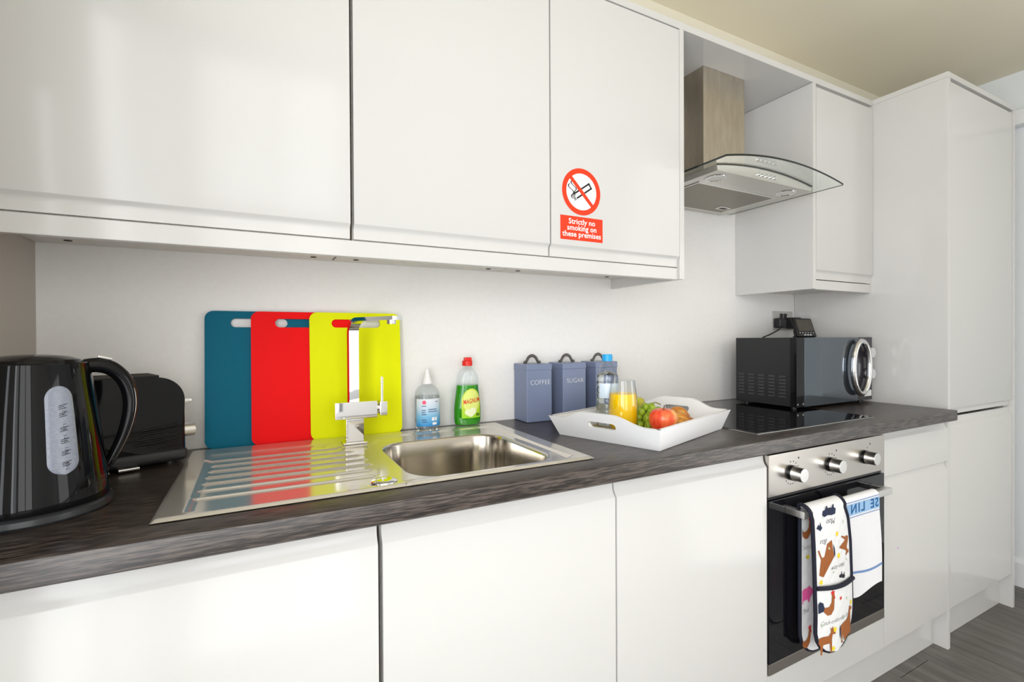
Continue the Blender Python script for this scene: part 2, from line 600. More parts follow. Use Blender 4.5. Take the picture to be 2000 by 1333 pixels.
# board under the doors and the long board over everything
tag(B().box(-1.667, -.0625, YU + .0095, YU + .027, ZU0, ZUB - .001, .0008, 1).build('light_pelmet', GLOSS), 'white gloss strip running under the three left wall cupboards', 'pelmet')
tag(B().box(-1.667, 1.053, YU + .001, -.001, ZUT + .001, 2.169, .0008, 1).build('top_board', GLOSS), 'long white board over the wall cupboards and the hood recess', 'board')
t = thing('wall_cupboard', 'narrow white wall cupboard right of the cooker hood', 'cupboard', (.84, -.16, ZU0), 'handleless wall cupboards')
B().box(.6349, .653, YU, -.001, ZU0, ZUT, .0008, 1).build('side_panel', GLOSS, t)
open_box(.6535, 1.0535, YU + .021, -.001, ZUB - .018, ZUT, top=True).build('carcass', CARC, t)
B().prism_x(j_bot(YU, ZUB + .002, 1.437, ZUT - .012), .6555, 1.0525).build('door', GLOSS, t)
B().box(.6535, 1.0535, YU + .0095, YU + .026, ZU0, ZUB - .001, .0008, 1).build('pelmet', GLOSS, t)

bases = [(-1.665, -1.0515, 'white gloss base cupboard at far left under the kettle and drainer'),
         (-1.0455, -.529, 'white gloss base cupboard directly under the sink bowl'),
         (-.5265, -.003, 'white gloss base cupboard left of the oven, under the tray')]
ZB0, ZF, ZT = .1466, .826, .868
for x0, x1, lab in bases:
    t = thing('base_cupboard', lab, 'cupboard', ((x0 + x1) / 2, -.3, ZB0), 'handleless base cupboards')
    open_box(x0 + .0005, x1, YD + .021, -.02, ZB0 + .001, .871).build('carcass', CARC, t)
    B().prism_x(j_top(YD, ZB0, ZF, ZT), x0 + .001, x1 - .001).build('door', GLOSS, t)
t = thing('drawer_cupboard', 'narrow white base cupboard with a top drawer, right of the oven', 'cupboard', (.827, -.3, ZB0), 'handleless base cupboards')
open_box(.6025, 1.0535, YD + .021, -.02, ZB0 + .001, .871).build('carcass', CARC, t)
B().prism_x(j_top(YD, .713, ZF + .01, ZT), .6035, 1.0515).build('drawer_front', GLOSS, t)
B().prism_x(j_top(YD, ZB0, .684, .709), .6035, 1.0515).build('door', GLOSS, t)
B().cyl((.69, YD, .46), (0, -1, 0), .0022, .0006, 12).build('purple_speck', mat('purple_ink', srgb(190, 60, 190), .5), t)['label'] = 'tiny purple speck on the door'
t = thing('oven_housing', 'white panels that frame the built-in oven', 'cupboard', (.3, -.3, ZB0))
B().box(.0005, .0095, YD + .021, -.03, ZB0, .871).box(.5915, .6015, YD + .021, -.03, ZB0, .871).box(.0095, .5915, YD + .021, -.03, ZB0, ZB0 + .016).build('carcass', CARC, t)
B().box(-.0005, .6005, YD, YD + .0195, ZB0, .2465, .001, 1).build('filler_panel', GLOSS, t)
tag(B().box(-1.665, 1.0535, -.545, -.53, .001, .1455).build('plinth', GLOSS), 'white plinth board under the base cupboards', 'plinth')
t = thing('tall_cupboard', 'tall white larder cupboard at the right end', 'cupboard', (1.365, -.3, 0))
B().box(1.0547, 1.0735, YD, -.002, 0, 2.15, .0008, 1).build('side_panel', GLOSS, t)
B().box(1.6545, 1.673, YD, -.002, 0, 2.15, .0008, 1).build('side_panel', GLOSS, t)
B().box(1.0547, 1.673, YD, -.002, 2.1505, 2.171, .0008, 1).build('top_board', GLOSS, t)
open_box(1.074, 1.654, YT + .021, -.002, ZB0, 2.149, top=True).build('carcass', CARC, t)
B().prism_x(j_bot(YT, .882, .905, 2.141), 1.0765, 1.6515).build('door', GLOSS, t)
B().prism_x(j_top(YT, ZB0, .842, .872), 1.0765, 1.6515).build('door', GLOSS, t)
B().box(1.074, 1.654, -.545, -.53, .001, .146).build('plinth', GLOSS, t)

# grey round tub glimpsed behind the tall cupboard
t = thing('waste_bin', 'dark grey round bin half hidden behind the tall cupboard', 'bin', (1.79, -.42, 0))
B().lathe([(0, .001), (.075, .001), (.088, .03), (.096, .08), (.092, .12), (.080, .145), (.0, .145)], (1.79, -.42, 0), 32).build('bucket', mat('dark_grey_plastic', (.06, .065, .07), .4), t)
B().lathe([(0, .147), (.082, .147), (.080, .156), (.04, .163), (0, .164)], (1.79, -.42, 0), 32).build('lid', BLACKM, t)

# ------------------------------------------------------------------ worktop with a cut-out for the bowl
bx0, bx1, by0, by1 = -.985, -.62, -.545, -.165
wk = B()
WX0, WX1, WY = XL + .001, 1.0255, -.6273
wk.box(WX0, bx0, by0, by1, .8722, .91).box(bx1, WX1, by0, by1, .8722, .91).box(WX0, WX1, by1, -.001, .8722, .91)
wk.prism_x([(by0, .8722), (WY + .003, .8722), (WY, .8752), (WY, .907), (WY + .0008, .909), (WY + .003, .91), (by0, .91)], WX0, WX1)
tag(wk.build('worktop', WORK), 'dark brown wood-effect worktop along the whole run', 'worktop')

# ------------------------------------------------------------------ sink
SX0, SX1, SY0, SY1 = -1.378, -.566, -.562, -.050
sink = thing('sink', 'stainless steel sink with ribbed drainer set into the worktop', 'sink', (-.97, -.3, .91))
RIBS = [(-.185, -1.345, -1.045), (-.232, -1.325, -1.03), (-.279, -1.327, -1.02), (-.326, -1.329, -1.018), (-.373, -1.331, -1.018), (-.420, -1.333, -1.022), (-.468, -1.335, -1.026)]


def deck_h(x, y):
    e = min(x - SX0, SX1 - x, y - SY0, SY1 - y)
    h = .9115 + .0045 * smooth(0, .006, e)
    yb = -.118 + .020 * smooth(-1.0, -.90, x)
    yb -= .075 * smooth(.085, .03, abs(x + 1.02))
    d = min(x - (SX0 + .040), (SX1 - .040) - x, y - (SY0 + .018), yb - y)
    h -= .0042 * smooth(0, .012, d)
    for ry, a, b in RIBS:
        dy = abs(y - ry)
        if dy < .0062:
            h += .0034 * (1 - smooth(.0008, .0060, dy)) * smooth(a - .002, a + .010, x) * smooth(b + .004, b - .012, x)
    return h


XD = -.995
xs = sorted(set([round(v, 5) for v in np.concatenate([np.linspace(SX0, SX0 + .065, 24), np.linspace(SX0 + .065, -1.31, 4), np.linspace(-1.31, -1.05, 14), np.linspace(-1.05, XD, 22)])]))
ys = sorted(set([round(v, 5) for v in np.concatenate([np.linspace(SY0, SY0 + .034, 16), np.linspace(SY0 + .034, -.165, 190), np.linspace(-.165, SY1, 50)])]))
dk = B()
dk.grid([[(x, y, deck_h(x, y)) for y in ys] for x in xs])
# bowl outline and the ring of deck around it
BC = (-.803, -.357)
outl = [(BC[0] + p[0], BC[1] + p[1]) for p in rrect(.168, .177, .075, 14)]


def on_rect(dx, dy, x0, x1, y0, y1):
    ks = []
    if dx > 1e-9: ks.append((x1 - BC[0]) / dx)
    if dx < -1e-9: ks.append((x0 - BC[0]) / dx)
    if dy > 1e-9: ks.append((y1 - BC[1]) / dy)
    if dy < -1e-9: ks.append((y0 - BC[1]) / dy)
    kk = min(ks)
    return (BC[0] + dx * kk, BC[1] + dy * kk)


# denser outline incl. straight sides
dense = []
for i in range(len(outl)):
    a, b = outl[i], outl[(i + 1) % len(outl)]
    n = max(1, int(math.dist(a, b) / .012))
    for q in range(n):
        dense.append((a[0] + (b[0] - a[0]) * q / n, a[1] + (b[1] - a[1]) * q / n))
for cx, cy in ((XD, SY0), (XD, SY1), (SX1, SY0), (SX1, SY1)):   # make the rectangle's corners exact
    best = min(range(len(dense)), key=lambda i: abs(math.atan2(dense[i][1] - BC[1], dense[i][0] - BC[0]) - math.atan2(cy - BC[1], cx - BC[0])))
    dense[best] = dense[best] + ((cx, cy),)
rings = []
NR = 22
for q in range(NR + 1):
    f = q / NR
    ring = []
    for p in dense:
        o = p[2] if len(p) == 3 else on_rect(p[0] - BC[0], p[1] - BC[1], XD, SX1, SY0, SY1)
        x, y = o[0] + (p[0] - o[0]) * f, o[1] + (p[1] - o[1]) * f
        ring.append((x, y, deck_h(x, y)))
    rings.append(ring + [ring[0]])
dk.grid(rings)
dk.build('drainer_deck', STEEL, sink, 60)
bw = B()
prev = []
zlip = [(0, 0), (.002, -.0006), (.0045, -.003), (.006, -.008), (.009, -.06), (.012, -.125), (.018, -.142), (.030, -.154), (.046, -.158)]
for ins, dz in zlip:
    ring = []
    for p in dense:
        vx, vy = p[0] - BC[0], p[1] - BC[1]
        k1 = 1 - ins / .168
        k2 = 1 - ins / .177
        x, y = BC[0] + vx * k1, BC[1] + vy * k2
        ring.append((x, y, (deck_h(p[0], p[1]) if dz > -.02 else .9117) + dz))
    prev.append(ring + [ring[0]])
cz = .9117 - .160
for f in (.6, .25, .05):
    last = prev[8]
    prev.append([(BC[0] + (q[0] - BC[0]) * f, BC[1] + (q[1] - BC[1]) * f, cz) for q in last])
bw.grid(prev)
bw.build('bowl', BOWLST, sink, 60)
B().lathe([(.043, .0), (.042, .0025), (.036, .003), (.030, .0005), (.0, .0005)], (BC[0], BC[1], cz)).build('drain', CHROME, sink)
B().lathe([(.0, .0075), (.012, .0078), (.020, .007), (.0235, .005), (.0245, .0015), (.0245, -.001)], (-1.027, -.527, .9125)).build('plug_knob', CHROME, sink)

# tap
tap = thing('tap', 'square chrome mixer tap standing behind the sink drainer', 'tap', (-1.02, -.15, .915))
TX, TY = -1.018, -.150
B().box(TX - .029, TX + .029, TY - .027, TY + .027, .9162, .922, .002).build('base_plate', CHROME, tap)
B().box(TX - .022, TX + .022, TY - .020, TY + .020, .922, .980, .0015).build('column', CHROME, tap)
B().box(-1.066, -.962, TY - .021, TY + .021, .980, 1.023, .002).build('body', CHROME, tap)
lv = B().cyl((-.962, TY, 1.001), (1, 0, 0), .014, .008, 24).box(-.955, -.936, TY - .019, TY + .019, .983, 1.020, .002).build('lever_block', CHROME, tap)
B().box(-.949, -.943, TY - .003, TY + .003, 1.019, 1.083, .001).build('lever_pin', CHROME, lv)
sd = Vector((.40, -.90, 0)).normalized()
sw = Vector((.90, .40, 0)).normalized()
rp = []
base = Vector((TX, TY + .004, 0))
for z in (1.022, 1.08, 1.14, 1.19):
    rp.append(base + Vector((0, 0, z)))
R_ = .034
for i in range(0, 11):
    a = PI / 2 * i / 10
    rp.append(base + sd * (R_ - R_ * math.cos(a)) + Vector((0, 0, 1.198 + R_ * math.sin(a))))
rp.append(base + sd * .10 + Vector((0, 0, 1.2315)))
rp.append(base + sd * .180 + Vector((0, 0, 1.231)))
B().ribbon(rp, .0140, .0045, sw).build('spout', CHROME, tap, 50)
ae = base + sd * .158
B().cyl((ae.x, ae.y, 1.217), (0, 0, 1), .0105, .011, 24, bev=.001).build('aerator', CHROME, tap)

# ------------------------------------------------------------------ chopping boards


def board(name, x0, wd, ybot, ytop, m, label):
    hgt = .345
    t = thing(name, label, 'chopping board', (x0 + wd / 2, ybot, .9105), 'chopping boards leaning on the wall')
    out = [(p[0] + wd / 2, p[1] + hgt / 2) for p in rrect(wd / 2, hgt / 2, .020, 6)]
    hole = [(p[0] + wd / 2, p[1] + hgt - .030) for p in rrect(.066, .0115, .0114, 8)]
    bm = bmesh.new()
    th = .008

    def ring(pts, z):
        vs = [bm.verts.new((x, y, z)) for x, y in pts]
        return vs, [bm.edges.new((vs[i], vs[(i + 1) % len(vs)])) for i in range(len(vs))]
    vo0, eo0 = ring(out, 0)
    vh0, eh0 = ring(hole, 0)
    vo1, eo1 = ring(out, th)
    vh1, eh1 = ring(hole, th)
    bmesh.ops.triangle_fill(bm, use_beauty=True, use_dissolve=False, edges=eo0 + eh0)
    bmesh.ops.triangle_fill(bm, use_beauty=True, use_dissolve=False, edges=eo1 + eh1)
    for a, b in ((vo0, vo1), (vh0, vh1)):
        n = len(a)
        for i in range(n):
            bm.faces.new((a[i], a[(i + 1) % n], b[(i + 1) % n], b[i]))
    # leaning: local y runs up the board, local z towards the viewer
    lean = math.atan2(ytop - ybot, hgt)
    mm = Matrix.Translation((x0, ybot, .9105)) @ Matrix.Rotation(PI / 2 - lean, 4, 'X')
    bm.transform(mm)
    bb = B()
    bb.bm.free()
    bb.bm = bm
    bb.build('panel', m, t, 40)
    return t


board('chopping_board', -1.352, .245, -.0260, -.0022, BOARD_B, 'teal blue chopping board, leftmost and furthest back of three')
board('chopping_board', -1.250, .245, -.0345, -.0107, BOARD_R, 'red chopping board between the teal and lime ones')
board('chopping_board', -1.111, .245, -.0430, -.0192, BOARD_Y, 'lime yellow chopping board in front, behind the tap')

# ------------------------------------------------------------------ kettle
KC = Vector((-1.555, -.401, 0))
KP = Vector((.9554, .2952, 0))
ket = thing('kettle', 'glossy black electric kettle with a pale water gauge', 'kettle', (KC.x, KC.y, .91))
B().lathe([(0, .9105), (.099, .9105), (.101, .914), (.100, .922), (.094, .926), (.0, .926)], KC, 64).build('power_base', mat('dark_grey_gloss_plastic', (.03, .032, .036), .25), ket)
KPROF = [(.0, .927), (.0955, .927), (.0965, .931), (.0962, .938), (.0945, .955), (.0905, .99), (.0865, 1.03), (.0822, 1.07), (.0775, 1.105), (.0735, 1.132), (.0712, 1.146), (.0695, 1.1475), (.064, 1.1475), (.060, 1.14), (0, 1.14)]
B().lathe(KPROF, KC, 96).build('body', BLACKP, ket)
B().lathe([(.0, 1.141), (.061, 1.141), (.063, 1.147), (.060, 1.152), (.045, 1.1575), (.02, 1.1605), (0, 1.161)], KC, 64).build('lid', BLACKP, ket)
KANG = math.atan2(KP.y, KP.x)


def k_r(z):
    return interp(z, [(p[1], p[0]) for p in KPROF[1:11]])


# spout lip on the far left
sp = B()
d0 = -KP
sdir = Vector((-KP.y, KP.x, 0))
rows = []
for z, out in ((1.146, .020), (1.13, .016), (1.11, .010), (1.09, .003)):
    r0 = k_r(z)
    rows.append([KC + d0 * (r0 * math.cos(a) + out * max(0, math.cos(a * 3.6))) + sdir * (r0 * math.sin(a)) + Vector((0, 0, z)) for a in np.linspace(-.42, .42, 13)])
sp.grid(rows).build('spout', BLACKP, ket)
# handle in the plane through the axis
hp = [(.064, 1.139), (.080, 1.1405), (.098, 1.135), (.113, 1.120), (.1225, 1.098), (.1255, 1.072), (.1225, 1.045), (.115, 1.017), (.105, .992), (.095, .972), (.087, .958)]
hr = [.012, .0125, .0125, .012, .0115, .011, .0105, .0095, .0085, .0075, .006]


def spline(pts, n):
    P = [Vector(p) for p in pts]
    out = []
    for i in range(len(P) - 1):
        p0, p1, p2, p3 = P[max(i - 1, 0)], P[i], P[i + 1], P[min(i + 2, len(P) - 1)]
        for q in range(n):
            t_ = q / n
            out.append(.5 * ((2 * p1) + (p2 - p0) * t_ + (2 * p0 - 5 * p1 + 4 * p2 - p3) * t_ ** 2 + (3 * p1 - p0 - 3 * p2 + p3) * t_ ** 3))
    out.append(P[-1])
    return out


h3 = spline([(r, z, hh) for (r, z), hh in zip(hp, hr)], 4)
B().tube([KC + KP * p[0] + Vector((0, 0, p[1])) for p in h3], [p[2] for p in h3], 16, flat=(1.0, 1.15), up=(KP.y, -KP.x, 0)).build('handle', BLACKP, ket)
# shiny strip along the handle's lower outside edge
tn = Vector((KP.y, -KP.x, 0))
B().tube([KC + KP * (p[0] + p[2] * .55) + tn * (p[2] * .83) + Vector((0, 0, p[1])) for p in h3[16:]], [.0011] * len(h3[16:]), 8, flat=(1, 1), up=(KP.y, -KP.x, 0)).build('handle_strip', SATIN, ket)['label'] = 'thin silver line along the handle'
B().box(-.010, .010, -.007, .007, 0, .005, .002, m=Matrix.Translation(KC + KP * .090 + Vector((0, 0, 1.150))) @ Matrix.Rotation(KANG, 4, 'Z') @ Matrix.Rotation(.28, 4, 'Y')).build('lid_button', CHROME, ket)
# water gauge facing the camera, a little to its right
GA = math.atan2(-1.4401 + .401, -1.234 + 1.555) + .40


def k_pt(a, z, off):
    r = k_r(z) + off
    ang = GA + a / .088
    return Vector((KC.x + r * math.cos(ang), KC.y + r * math.sin(ang), z))


gz0, gz1, gw = .979, 1.113, .0195
ga = B()
pill = [(p[0], p[1] + (gz0 + gz1) / 2) for p in rrect(gw, (gz1 - gz0) / 2, gw - .0005, 8)]
rows = []
nz = 30
for i in range(nz + 1):
    z = gz0 + (gz1 - gz0) * (1 - math.cos(PI * i / nz)) / 2
    e = min(z - gz0, gz1 - z)
    hw = gw if e > gw else math.sqrt(max(0, gw * gw - (gw - e) ** 2))
    hw = max(hw, .0004)
    rows.append([k_pt(hw * s_, z, .0018 * (1 - (abs(s_)) ** 6) + .0002) for s_ in np.linspace(-1, 1, 13)])
gauge = ga.grid(rows).build('water_gauge', GAUGE, ket, 60)
gauge['label'] = 'pale blue-grey translucent level window'
mk = B()
for i, z in enumerate((1.080, 1.068, 1.046, 1.028, 1.010, .994)):
    for q, dz in enumerate((-.0022, 0.0006, .003)):
        mk.grid([[k_pt(a, z + dz + e * .0009 + (a) * .18, .0023) for a in np.linspace(-.003, (.0075, .005, .0085)[q], 4)] for e in (0, 1)])
mk.build('gauge_marks', INK, gauge)
for i, (z, s_) in enumerate(((1.074, '1.7 L'), (1.050, '1.5 L'), (1.033, '1.2 L'), (1.014, '1.0 L'), (.991, '0.5 L'))):
    text('gauge_lettering', s_, .0062, INK, gauge, lambda a, b, z=z: k_pt(b + .003, z - a, .0023))

# ------------------------------------------------------------------ toaster
TA = math.radians(20)
toa = thing('toaster', 'black gloss two-slot toaster in the corner behind the kettle', 'toaster', (-1.52, -.125, .91), rz=TA)
# local frame: x along its length, y depth, z up; origin at the middle of the base
LX, LY = .125, .068
prof = []
for cx, cz_, a0, rr in ((LX - .052, .192 - .052, 0, .052), (-LX + .052, .192 - .052, 90, .052)):
    for i in range(11):
        a = math.radians(a0 + 9 * i)
        prof.append((cx + rr * math.cos(a), cz_ + rr * math.sin(a)))
prof += [(-LX - .003, .03), (-LX + .004, .018), (LX - .004, .018), (LX + .003, .03)]
mx = Matrix(((1, 0, 0, 0), (0, 0, -1, LY), (0, 1, 0, 0), (0, 0, 0, 1)))
B().prism(prof, 2 * LY, mx, .012, 3).build('body', BLACKP, toa, local=True)
B().box(-LX - .008, LX + .006, -LY - .004, LY + .004, .006, .034, .010, 3).build('base', BLACKM, toa, local=True)
for sx in (-1, 1):
    for sy in (-1, 1):
        B().cyl((sx * .10, sy * .05, 0), (0, 0, 1), .010, .007, 16).build('foot', BLACKM, toa, local=True)
for sy in (-.026, .026):
    B().box(-.085, .085, sy - .014, sy + .014, .190, .1955, .003).build('slot_rim', BLACKM, toa, local=True)
    B().box(-.078, .078, sy - .009, sy + .009, .1935, .1965).build('bread_slot', DARKGAP, toa, local=True)
B().box(LX - .004, LX + .018, -.052, -.030, .130, .140, .003).build('lever', CHROME, toa, local=True)
B().cyl((LX - .002, -.036, .068), (1, 0, 0), .015, .028, 24, bev=.002).build('browning_knob', SATIN, toa, local=True)
B().box(.004, .040, -LY - .020, -LY + .004, .004, .010, .002).build('crumb_tray_handle', CHROME, toa, local=True)
vr = B()
for i in range(4):
    vr.tube([(.035 + .004 * i, -LY - .001, .050 + .010 * i), (.075, -LY - .0015, .053 + .010 * i), (.110, -LY - .001, .058 + .010 * i)], .0022, 8)
vr.build('vent_ridges', BLACKP, toa, local=True)

# ------------------------------------------------------------------ bottles by the sink
SB = Vector((-.791, -.050, .9165))
t = thing('sanitiser_bottle', 'clear hand sanitiser bottle with a blue and white label, behind the bowl', 'bottle', SB)
SPROF = [(.0, .001), (.033, .001), (.037, .005), (.0375, .02), (.0375, .100), (.035, .112), (.027, .123), (.016, .130), (.013, .133), (.013, .140), (0, .140)]
B().lathe(SPROF, SB, 40, 1, .8).build('bottle', CLEARB, t)
B().lathe([(0, .003), (.0345, .003), (.036, .02), (.036, .096), (0, .0965)], SB, 40, 1, .8).build('gel', WATER, t)
B().lathe([(0, .132), (.0155, .132), (.0155, .138), (.010, .150), (.0065, .170), (.006, .176), (0, .177)], SB, 24).build('cap', WHITEP, t)


def s_pt(a, z, off=.0006):
    an = -PI / 2 + a / .0375
    return Vector((SB.x + (.0375 + off) * math.cos(an), SB.y + (.0300 + off) * math.sin(an), SB.z + z))


LABM = grad_z(mat('sanitiser_label', (.8, .85, .9), .4), .008, .092, [(0, srgb(20, 130, 205)), (.35, srgb(120, 185, 225)), (.7, srgb(205, 222, 238)), (1, srgb(228, 232, 240))])
lb = B().grid([[s_pt(a, z) for a in np.linspace(-.046, .046, 25)] for z in np.linspace(.010, .090, 5)]).build('label', LABM, t)
pk = B()
decal(pk, [(-.018 + .006 * math.cos(q), .080 + .006 * math.sin(q)) for q in np.linspace(0, 2 * PI, 20)[:-1]], lambda a, z: s_pt(a, z, .0010))
pk.build('logo', mat('pink_ink', srgb(238, 90, 120), .5), lb)
pr = B()
for i, (a0, a1, z) in enumerate(((-.026, -.012, .068), (-.026, -.014, .056), (-.026, -.015, .050), (-.026, -.012, .044), (-.006, .020, .058), (-.006, .022, .052), (.016, .024, .080), (-.026, -.012, .028), (-.024, -.010, .022))):
    pr.grid([[s_pt(a, z + e, .0010) for a in np.linspace(a0, a1, 5)] for e in (0, .0022)])
pr.build('label_print', mat('navy_ink', srgb(60, 80, 120), .5), lb)
pr = B()
for a0, a1, z0, z1 in ((.004, .012, .026, .036), (.014, .021, .026, .036), (.006, .020, .014, .021)):
    pr.grid([[s_pt(a, z, .0010) for a in np.linspace(a0, a1, 5)] for z in (z0, z1)])
pr.build('label_panel', WHITEP, lb)

DB = Vector((-.661, -.046, .9165))
t = thing('washing_up_liquid', 'green washing-up liquid bottle with a red cap', 'bottle', DB)
DW = [(0, .036), (.004, .042), (.02, .0445), (.05, .0445), (.08, .041), (.105, .0375), (.122, .036), (.135, .0365), (.150, .034), (.165, .026), (.175, .016), (.180, .0125), (.188, .0125)]


def d_pt(an, z, k=1.0, off=0.0):
    wd = interp(z, DW) * k
    dp = min(.024, wd) * (k)
    if wd < .016:
        dp = wd
    return Vector((DB.x + (wd + off) * math.cos(an), DB.y + (dp + off) * math.sin(an), DB.z + z))


def d_body(k, z0, z1, n=26, cap=True):
    b = B()
    rows = []
    for z in np.linspace(z0, z1, n):
        rows.append([d_pt(a, z, k) for a in np.linspace(0, 2 * PI, 41)])
    b.grid(rows)
    if cap:
        b.poly(rows[0][:-1])
        b.poly(rows[-1][:-1])
    bmesh.ops.remove_doubles(b.bm, verts=b.bm.verts[:], dist=1e-5)
    return b


d_body(1.0, .0005, .188).build('bottle', CLEARP, t)
d_body(.965, .002, .122).build('green_liquid', mat('green_soap', srgb(60, 190, 20), .08, trans=.55, ior=1.34), t)
B().lathe([(0, .181), (.0155, .181), (.016, .183), (.016, .195), (.0145, .197), (0, .197)], DB, 28).box(DB.x - .010, DB.x + .013, DB.y - .008, DB.y + .008, DB.z + .195, DB.z + .207, .003).build('cap', RED, t)


def d_front(a, z, off=.0007):
    wd = interp(z, DW)
    q = max(-.98, min(.98, a / wd))
    return Vector((DB.x + a, DB.y - .024 * math.sqrt(1 - q * q) - off, DB.z + z))


def blob(cx, cy, rx, ry, n=24):
    return [(cx + rx * math.cos(2 * PI * i / n), cy + ry * math.sin(2 * PI * i / n)) for i in range(n)]


def disc(b, cx, cy, rx, ry, fn, nr=5, n=28):
    """a filled printed ellipse that follows a curved surface"""
    V = [b.bm.verts.new(fn(cx, cy))]
    pr_ = None
    for q in range(1, nr + 1):
        f = q / nr
        ring = [b.bm.verts.new(fn(cx + rx * f * math.cos(2 * PI * i / n), cy + ry * f * math.sin(2 * PI * i / n))) for i in range(n)]
        for i in range(n):
            j = (i + 1) % n
            if pr_ is None:
                b.bm.faces.new((V[0], ring[i], ring[j]))
            else:
                b.bm.faces.new((pr_[i], ring[i], ring[j], pr_[j]))
        pr_ = ring


lb = B()
rows = []
for z in np.linspace(.022, .112, 19):
    hw = .031 if z < .07 else .031 * math.sqrt(max(.002, 1 - ((z - .07) / .0425) ** 2))
    rows.append([d_front(s_ * hw + .004, z) for s_ in np.linspace(-1, 1, 13)])
lb = lb.grid(rows).build('label', grad_z(mat('apple_label', (.6, .8, .1), .4), .02, .115, [(0, srgb(150, 215, 40)), (.5, srgb(205, 225, 50)), (1, srgb(215, 232, 90))]), t, 60)
b = B()
disc(b, .004, .072, .027, .036, lambda a, z: d_front(a, z, .0011))
b.build('label_disc', mat('pale_yellow_ink', srgb(226, 238, 130), .45), lb, 60)
text('lettering', 'MAGNUM', .0200, mat('red_ink', srgb(222, 40, 20), .4), lb, lambda a, b_: d_front(a * .60 + .005, .074 + b_ + .08 * a, .0018), bold=.0002, spacing=1.05)
b = B()
disc(b, -.008, .040, .010, .009, lambda a, z: d_front(a, z, .0014))
disc(b, .008, .043, .012, .011, lambda a, z: d_front(a, z, .0014))
disc(b, .001, .034, .010, .008, lambda a, z: d_front(a, z, .0016))
b.build('printed_apples', mat('pale_apple_ink', srgb(238, 244, 205), .45), lb, 60)
b = B()
for i in range(6):
    b.grid([[d_front(.020 + .0021 * i + e, z, .0012) for e in (0, .0011)] for z in (.027, .036)])
b.build('barcode', INK, lb)

# ------------------------------------------------------------------ canisters
CW, CY0, CY1, CTOP = .096, -.093, -.003, 1.098
for i, (x0, word, lab) in enumerate(((-.476, 'COFFEE', 'blue-grey metal canister lettered COFFEE'), (-.339, 'SUGAR', 'blue-grey metal canister lettered SUGAR'), (-.203, 'TEA', 'blue-grey metal canister behind the water bottle, its lettering hidden'))):
    x1 = x0 + CW
    xm = (x0 + x1) / 2
    t = thing('canister', lab, 'canister', (xm, (CY0 + CY1) / 2, .91), 'storage canisters by the wall')
    B().box(x0 + .001, x1 - .001, CY0 + .001, CY1 - .001, .9105, 1.079, .003, 3).build('tin', CANM, t)
    lid = B().box(x0, x1, CY0, CY1, 1.0765, CTOP, .003, 3).build('lid', CANM, t)
    ym = (CY0 + CY1) / 2 + .004
    hp_ = [(xm - .032, ym, CTOP + .003), (xm - .026, ym, CTOP + .0035), (xm - .021, ym, CTOP + .008), (xm - .013, ym, CTOP + .020), (xm, ym, CTOP + .0255), (xm + .013, ym, CTOP + .020), (xm + .021, ym, CTOP + .008), (xm + .026, ym, CTOP + .0035), (xm + .032, ym, CTOP + .003)]
    B().tube(spline(hp_, 4), .0035, 8, flat=(1.5, .8), up=(0, 1, 0)).build('handle', mat('gunmetal', (.10, .095, .09), .35, .6) if i == 0 else bpy.data.materials['gunmetal'], t)
    if i < 2:
        text('lettering', word, .0215, WHITEP, t, lambda a, b_, xm=xm: Vector((xm + a + .002, CY0 - .0004, 1.038 + b_)), spacing=1.02, bold=-.0004)

# ------------------------------------------------------------------ serving tray and what is on it
TRC = Vector((-.2535, -.3765, 0))
E1 = Vector((.949, .316, 0)).normalized()
E2 = Vector((E1.y, -E1.x, 0))        # towards the viewer


def tr(a, b_, z):
    return TRC + E1 * a + E2 * b_ + Vector((0, 0, z))


tray = thing('serving_tray', 'white wooden serving tray with cut-out handles, on the worktop beside the hob', 'tray', (TRC.x, TRC.y, .91))
HA, HB = .1925, .1515
B().prism([(-HA + .002, -HB + .002), (HA - .002, -HB + .002), (HA - .002, HB - .002), (-HA + .002, HB - .002)], .008,
          Matrix(((E1.x, E2.x, 0, TRC.x), (E1.y, E2.y, 0, TRC.y), (0, 0, 1, .9108), (0, 0, 0, 1)))).build('base_board', TRAYB, tray)
TH = .012


def side_wall(sgn):
    """long side: flares outward, straight top"""
    z0, z1 = .9106, .9665
    P = []
    for a, fl in ((-HA, 0), (HA, 0)):
        pass
    fl = .016
    fa = .030
    v = []
    for (z, o, ax) in ((z0, 0, 0), (z1, fl, fa)):
        for bb in (HB + o, HB + o - TH):
            for s_ in (-1, 1):
                v.append(tr(s_ * (HA + ax - (.0005 if True else 0)), sgn * bb, z))
    b = B()
    V = [b.bm.verts.new(p) for p in v]
    # index: z*4 + (outer0/inner1)*2 + end
    q = lambda *ix: b.bm.faces.new([V[i] for i in ix])
    q(0, 1, 5, 4); q(2, 3, 7, 6); q(4, 5, 7, 6); q(0, 1, 3, 2); q(0, 4, 6, 2); q(1, 5, 7, 3)
    bmesh.ops.bevel(b.bm, geom=b.bm.edges[:], offset=.0012, offset_type='OFFSET', segments=2, profile=.5, affect='EDGES')
    return b.build('side', TRAYM, tray)


side_wall(1)
side_wall(-1)


